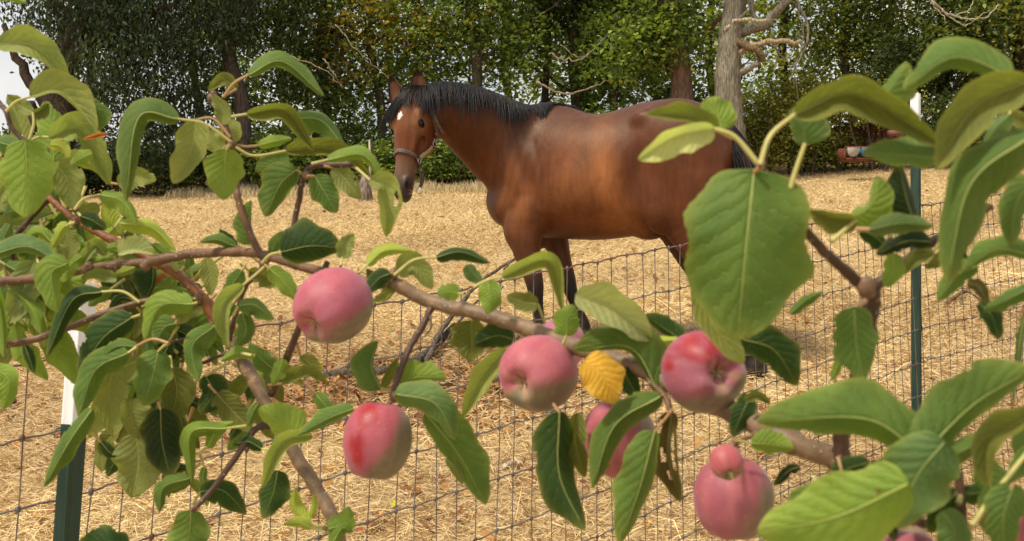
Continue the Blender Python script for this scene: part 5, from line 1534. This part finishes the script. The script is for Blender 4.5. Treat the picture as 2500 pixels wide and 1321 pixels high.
BR = [
 ('2330,1480,.50 2200,1260,.56 2062,1136,.60 1950,1088,.61 1840,1032,.63 1700,968,.66 1560,900,.69 1420,852,.71 1300,806,.745 1180,768,.77 1050,736,.795 958,690,.80', 29, 16, grey),
 ('958,690,.80 900,690,.82 840,672,.85 750,655,.88 680,632,.90 600,616,.93 470,620,.96 360,640,.97 230,654,.99 160,666,1.0 80,680,1.01 -60,702,1.03 -260,800,1.05', 12, 11, brown),
 ('840,1440,.90 826,1320,.91 800,1240,.92 722,1112,.94 642,972,.96 600,895,.97 535,790,.98', 19, 14, grey),
 ('535,790,.98 484,715,.99 400,650,1.0 290,595,1.01 200,545,1.02 168,525,1.02 120,482,1.03', 13, 7, redb),
 ('120,482,1.03 62,548,1.03 32,590,1.04 30,650,1.05', 6.5, 6, dark),
 ('486,730,.985 400,728,.98 300,750,.975 180,795,.97 80,830,.965 -40,858,.96 -260,960,.98', 6.5, 10, brown),
 ('800,640,.865 748,760,.88 718,830,.90 690,900,.93 664,962,.955', 7, 11, dark),
 ('1052,752,.79 1030,800,.785 1000,850,.78 965,945,.77 962,972,.765', 9, 7, dark),
 ('1050,770,.785 1052,800,.78 1036,822,.78', 3, 2, dark),
 ('1857,404,.505 1900,480,.51 1985,585,.53 2045,645,.55 2112,702,.56', 8, 15, dark),
 ('2112,690,.56 2128,740,.565 2110,850,.57 2085,960,.58 2055,1060,.595 2058,1136,.60', 22, 20, dark),
 ('2130,706,.56 2195,650,.555 2262,600,.55 2330,560,.55 2420,503,.55', 13, 9, dark),
 ('2350,1480,.47 2352,1320,.47 2345,1230,.47 2340,1150,.47', 12, 11, dark),
 ('2360,1330,.48 2290,1290,.49 2230,1268,.49 2225,1240,.49', 9, 13, dark),
 ('700,1050,.945 632,1042,.94 582,1108,.93 522,1190,.93 470,1246,.92', 9, 6, dark),
 ('610,870,.965 560,862,.96 500,885,.95 470,905,.95', 5, 4, dark),
 ('530,800,.98 480,822,.97 430,832,.96 400,845,.95', 4.5, 3.5, dark),
 ('652,644,.915 620,590,.915 585,500,.915 575,440,.92 562,352,.91 548,300,.91 530,262,.905 520,225,.905', 9, 8, brown),
 ('700,625,.90 712,575,.90 728,500,.90 742,430,.89 770,405,.885 860,402,.875', 7, 7, dark),
 ('640,655,.92 600,700,.93 575,770,.94 560,830,.955', 6, 6, dark),
 ('-60,200,1.0 0,255,.99 15,272,.98 28,310,.98 60,345,.98 72,346,.98', 7, 5, dark),
 ('335,738,.975 400,732,.98 470,733,.985', 3, 3, dark),
 ('1740,1000,.655 1790,1012,.645 1840,1034,.63', 9, 12, dark),
 ('1905,1010,.625 1840,1060,.62 1800,1080,.615 1785,1095,.61', 6, 6, brown),
 ('840,1300,.915 815,1296,.905 790,1290,.905', 7, 6, brown),
 ('1640,1010,.655 1620,965,.665 1560,905,.69', 6, 8, brown),
]
# trunk (below the picture) and the limbs that carry the boughs
tb = float(ground(.42, .62))
m = MB(); tp = catmull([(.42, .62, tb - .1), (.40, .64, tb + .35), (.36, .66, tb + .7), (.33, .68, tb + .95)], 8); m.tube(tp, np.linspace(.075, .055, len(tp)), 18, col=lin((120, 104, 88)), jitter=.04, seed=3)
m.build('trunk', M_bark, AT)
cr = np.array([.33, .68, tb + .92])
m = MB()
for way, (x_, y_, d_, r_) in (([(.42, .60, 1.22)], (2330, 1480, .50, .008)), ([(.18, .74, 1.12), (-.05, .86, 1.2)], (840, 1440, .90, .009)), ([(.30, .62, 1.2)], (2350, 1480, .47, .004)),
                              ([(-.05, .82, 1.08), (-.50, .95, 1.14), (-.78, 1.0, 1.32)], (-260, 960, .98, .006)), ([(-.10, .86, 1.04), (-.60, 1.0, 1.12), (-.84, 1.06, 1.4)], (-260, 800, 1.05, .007))):
    c = catmull([cr - [0, 0, .12]] + [np.array(w_) for w_ in way] + [P(x_, y_, d_)], 10)
    m.tube(c, np.linspace(.026, r_, len(c)), 12, col=lin((124, 104, 86)), jitter=.03, seed=4)
m.build('limbs', M_bark2, AT)
for s_, r0_, r1_, cl_ in BR: branch(s_, r0_, r1_, cl_).build('branch', M_bark2, AT)
# buds and spur rings at the joints
for (x_, y_, d_, r_) in ((565, 352, .905, 10), (748, 428, .885, 10), (645, 646, .91, 11), (962, 668, .795, 12), (963, 968, .765, 13), (1857, 402, .502, 12), (2116, 702, .555, 24), (2230, 1262, .488, 18), (516, 240, .905, 11), (185, 512, 1.015, 8), (182, 540, 1.015, 8), (1795, 1078, .612, 10), (486, 730, .985, 14), (355, 648, .968, 13), (215, 655, .985, 14)):
    V, Q = uvs(P(x_, y_, d_), np.array([1, .8, 1.15]) * r_ * d_ / F, np.eye(3), 12, 8); V = V + R.randn(*V.shape) * r_ * d_ / F * .08; m = MB(); m.add(V, Q, None, lin((120, 92, 70))); m.build('spur', M_bark2, AT)

def emit(items, name, kind=None):
    V, Q, c, b_, v, uv, mi, o = [], [], [], [], [], [], [], 0
    for it in items:
        V.append(it['V']); Q.append(it['Q'] + o); o += len(it['V']); c.append(it['c']); b_.append(it['b']); v.append(it['v']); uv.append(it['uv']); mi.append(it['mi'])
    V = np.vstack(V)
    ob = mesh(name, V, np.vstack(Q), [M_leaf, M_pet], AT, True, col=np.vstack(c), uv=np.vstack(uv), mi=np.concatenate(mi), attrs={'vein': np.concatenate(v)})
    a = ob.data.color_attributes.new('Back', 'FLOAT_COLOR', 'POINT'); cc = np.ones((len(V), 4), np.float32); cc[:, :3] = np.vstack(b_); a.data.foreach_set('color', cc.ravel())
    if kind: ob['kind'] = kind
    return ob
LEAF_ITEMS.sort(key=lambda i: -i['area'])
must = [i for i in LEAF_ITEMS if i['kind'] in 'YYk']; rest = [i for i in LEAF_ITEMS if i['kind'] not in 'YYk']
order = must + rest
for it in order[:100]:
    ob = emit([it], 'leaf')
    if it['kind'] == 'Y': ob['label'] = 'yellow withered leaf'
    if it['kind'] == 'k': ob['label'] = 'browned insect-eaten leaf'
emit(order[100:], 'foliage', 'stuff')

# ------------------------------------------------------------------ apples
M_apple, t, b = nt('apple_skin')
A = N(t, 'ShaderNodeAttribute', attribute_name='Col').outputs['Color']; BL = N(t, 'ShaderNodeAttribute', attribute_name='bloom').outputs['Fac']
co = coords(t); n1 = noise(t, 38, 6, co, dist=1.2, rough=.65); n2 = noise(t, 500, 4, co, rough=.7); v2 = noise(t, 14, 4, co)
c = mix(t, ramp(t, n1, .3, .7), mix(t, 1.0, A, (.66, .46, .50), 'MULTIPLY'), mix(t, 1.0, A, (1.08, 1.14, 1.06), 'MULTIPLY'))
vo = N(t, 'ShaderNodeTexVoronoi'); vo.inputs['Scale'].default_value = 260; L(t, co, vo.inputs['Vector'])
dots = math_(t, 'SUBTRACT', 1, ramp(t, vo.outputs['Distance'], .05, .13)); c = mix(t, math_(t, 'MULTIPLY', dots, .5), c, lin((226, 196, 160)))
sc_ = ramp(t, noise(t, 26, 6, co, rough=.75), .60, .68); c = mix(t, math_(t, 'MULTIPLY', sc_, .35), c, lin((160, 140, 84)))
bm = math_(t, 'MULTIPLY', BL, math_(t, 'ADD', math_(t, 'MULTIPLY', ramp(t, v2, .3, .7), .30), math_(t, 'ADD', math_(t, 'MULTIPLY', n2, .18), .04)))
c = mix(t, bm, c, lin((168, 136, 150)))
L(t, c, b.inputs['Base Color']); b.inputs['Roughness'].default_value = .46; b.inputs['Specular IOR Level'].default_value = .4
L(t, math_(t, 'ADD', math_(t, 'MULTIPLY', BL, .1), .46), b.inputs['Roughness'])
b.inputs['Sheen Weight'].default_value = .22; b.inputs['Sheen Roughness'].default_value = .45; b.inputs['Sheen Tint'].default_value = (.72, .56, .68, 1)
b.inputs['Subsurface Weight'].default_value = .12; b.inputs['Subsurface Radius'].default_value = (.006, .003, .002); b.inputs['Subsurface Scale'].default_value = 1
bump(t, b, math_(t, 'ADD', n2, math_(t, 'MULTIPLY', n1, .6)), .10, .001)
M_calyx = mat_vcol('calyx', .8, .2, .3, 300, .3, .001)
def apple(px, py, d, rpx, lpx, axis, label, name='apple', patches=(), pucker=.25, stem=None, green=(.35, -.25, -.9), gth=.15, base_=(214, 92, 106), seed=0, calyx=True, group='apples on the foreground branches'):
    c = P(px, py, d); sc = d / F
    ax = np.array([axis[0], -axis[2], axis[1]], float); ax /= np.linalg.norm(ax)      # (right, up, towards camera)
    u_ = np.cross(ax, [.2, .3, .9]); u_ /= np.linalg.norm(u_); w_ = np.cross(ax, u_)
    nt_, npi = 48, 64; V = []; q = np.random.RandomState(seed)
    th = np.linspace(0, np.pi, nt_); ph_ = np.linspace(0, 2 * np.pi, npi, endpoint=False); TH, PH = np.meshgrid(th, ph_, indexing='ij')
    r = np.sin(TH) ** .92 * (1 + .035 * np.cos(TH)) 
    lob = np.exp(-((np.pi - TH) / .75) ** 2)
    r = r * (1 + pucker * .14 * lob * np.cos(5 * PH + seed)) * (1 + .018 * np.sin(2 * PH + seed) + .012 * np.sin(3 * PH + TH * 2))
    z = -np.cos(TH) * 1.0                                        # -1 stem end ... +1 calyx end along axis
    z = z + .24 * np.exp(-(TH / .24) ** 2) - (.22 + .25 * pucker) * np.exp(-((np.pi - TH) / .30) ** 2)
    z = z + pucker * .05 * lob * np.cos(5 * PH + seed) 
    Pt = c + (r * np.cos(PH))[..., None] * u_ * rpx * sc + (r * np.sin(PH))[..., None] * w_ * rpx * sc + z[..., None] * ax * lpx * sc
    V = Pt.reshape(-1, 3)
    i = np.arange(nt_ - 1)[:, None] * npi; j = np.arange(npi)[None]; k = (j + 1) % npi
    Q = np.stack([i + j, i + k, i + npi + k, i + npi + j], -1).reshape(-1, 4)
    nrm = (V - c) / np.linalg.norm(V - c, axis=1)[:, None]
    gv = np.array([green[0], -green[2], -green[1]]); gv /= np.linalg.norm(gv)
    stk = np.interp(PH.ravel(), np.linspace(0, 2 * np.pi, 40), np.r_[q.rand(39), .5]) - .5
    gth -= .12
    gg = sstep(nrm @ gv + .10 * np.sin(PH.ravel() * 3 + 1) * np.sin(TH.ravel() * 2) + .22 * stk, gth, gth + .40)
    col = lin(base_)[None] * (1 - gg[:, None]) + lin((104, 112, 52))[None] * gg[:, None]
    w = (np.clip(stk * 2, 0, 1) * .30 * (.4 + .6 * np.sin(TH.ravel()) ** .5))[:, None]; col = col * (1 - w) + lin((206, 128, 108)) * w
    w = (np.clip(-stk * 2, 0, 1) * .35)[:, None] * (1 - gg[:, None]); col = col * (1 - w) + lin((140, 34, 52)) * w
    cal = (lob.ravel() ** 3 * .55)[:, None] * (.5 + .5 * np.cos(5 * PH.ravel() + seed))[:, None]; col = col * (1 - cal) + lin((196, 160, 104)) * cal
    bloom = np.full(len(V), .9) * (1 - .4 * gg)
    for (qx, qy, qr) in patches:
        pr_ = proj(V); dist = np.hypot((pr_[0] - qx), (pr_[1] - qy) * .9) / qr * (1 + .25 * np.sin(PH.ravel() * 7)) + (V[:, 1] > c[1] + .01) * 9
        w = (1 - sstep(dist + .18 * np.sin(PH.ravel() * 23) * np.sin(TH.ravel() * 5), .25, 1.35)) * .92; col = col * (1 - w[:, None]) + lin((158, 20, 24)) * w[:, None]; bloom *= 1 - w
    e = empty(name, c - np.array([0, 0, rpx * sc]), label, 'apple', group)
    o = mesh('flesh', V, Q[:, ::-1] if False else Q, M_apple, e, True, col=col, attrs={'bloom': bloom})
    if calyx:
        mb = MB(); cp = c + ax * lpx * sc * (.70 - .22 * pucker)
        for k_ in range(5):
            a_ = k_ * 2 * math.pi / 5 + q.uniform(-.3, .3); dr_ = math.cos(a_) * u_ + math.sin(a_) * w_; sd_ = np.cross(dr_, ax)
            s1 = 11 * sc; p0 = cp; p1 = cp + dr_ * s1 * .8 + ax * s1 * 1.0; p2 = cp + dr_ * s1 * 1.7 + ax * s1 * (1.2 + q.rand() * .8)
            Vv = np.array([p0 - sd_ * s1 * .4, p0 + sd_ * s1 * .4, p1 + sd_ * s1 * .32, p1 - sd_ * s1 * .32, p2]); mb.add(Vv, [[0, 1, 2, 3]], [[3, 2, 4]], lin([(168, 158, 100), (140, 118, 80), (190, 180, 130)][k_ % 3]))
        Vb, Qb = uvs(cp + ax * 3 * sc, np.array([6, 6, 5]) * sc, [u_, w_, ax], 10, 6); mb.add(Vb, Qb, None, lin((178, 168, 112)))
        mb.build('calyx', M_calyx, e)
    if stem is not None:
        mb = MB(); pp = [c - ax * lpx * sc * .62] + [P(*s_) for s_ in stem]; mb.tube(catmull(pp, 6), 4.5 * sc, 7, col=lin((150, 128, 92))); mb.build('stem', M_pet, e)
    return e
apple(813, 747, .76, 92, 100, (-.50, -.52, .69), 'large pink apple beside the left end of the thick bough', seed=2, pucker=.5, stem=[(860, 680, .79)], green=(.42, .75, -.35), gth=.12, base_=(182, 66, 80))
apple(921, 1077, .76, 85, 101, (-.12, -.98, .10), 'oval red and pink apple hanging alone from a thin twig at lower left', seed=5, patches=[(897, 1010, 34), (868, 1085, 26), (872, 1120, 20)], calyx=False, stem=[(960, 975, .765)], green=(.75, .55, -.3), gth=.02, base_=(178, 52, 64))
apple(1314, 912, .72, 94, 100, (-.56, -.20, .80), 'round pink apple with a green base, covering the middle of the thick bough', seed=9, pucker=.45, stem=[(1360, 850, .73)], green=(.15, .9, -.2), gth=-.02, base_=(180, 66, 80))
apple(1512, 1072, .72, 92, 98, (.2, -.9, -.2), 'apple mostly hidden behind two hanging leaves, just below the yellow leaf', seed=12, stem=[(1560, 960, .70)], green=(.8, .2, -.1), gth=.2, base_=(170, 56, 70))
apple(1718, 908, .65, 101, 98, (.36, .04, .93), 'puckered apple with a bright red blotch, under the largest leaf', seed=15, patches=[(1688, 838, 40), (1735, 858, 24), (1632, 893, 20)], pucker=1.0, stem=[(1690, 965, .69)], green=(.35, .85, -.25), gth=.12, base_=(160, 66, 84))
apple(1790, 1218, .62, 99, 104, (.02, -.98, .05), 'large dusky red apple at the bottom with a tiny apple on its shoulder', seed=18, calyx=False, stem=[(1800, 1085, .615)], green=(.6, .3, .2), gth=.5, base_=(160, 54, 62))
apple(1774, 1129, .575, 42, 43, (.08, -.62, .78), 'tiny round apple sitting on the shoulder of the large dusky one', seed=21, pucker=.5, stem=[(1790, 1085, .60)], green=(.1, .9, -.2), gth=.15, base_=(186, 66, 54))
apple(1368, 842, .86, 62, 66, (.1, -.95, -.1), 'small mauve apple hidden behind the bough, above the green-based apple', seed=24, calyx=False, base_=(170, 84, 110))
apple(2222, 1368, .50, 72, 74, (-.1, -.9, .1), 'apple cut off by the bottom edge between dark leaves at the right', seed=27, calyx=False, base_=(176, 70, 88))
apple(2546, 1302, .46, 62, 70, (-.1, -.9, .1), 'apple cut off by the bottom right corner of the picture', seed=30, calyx=False, base_=(190, 84, 104))
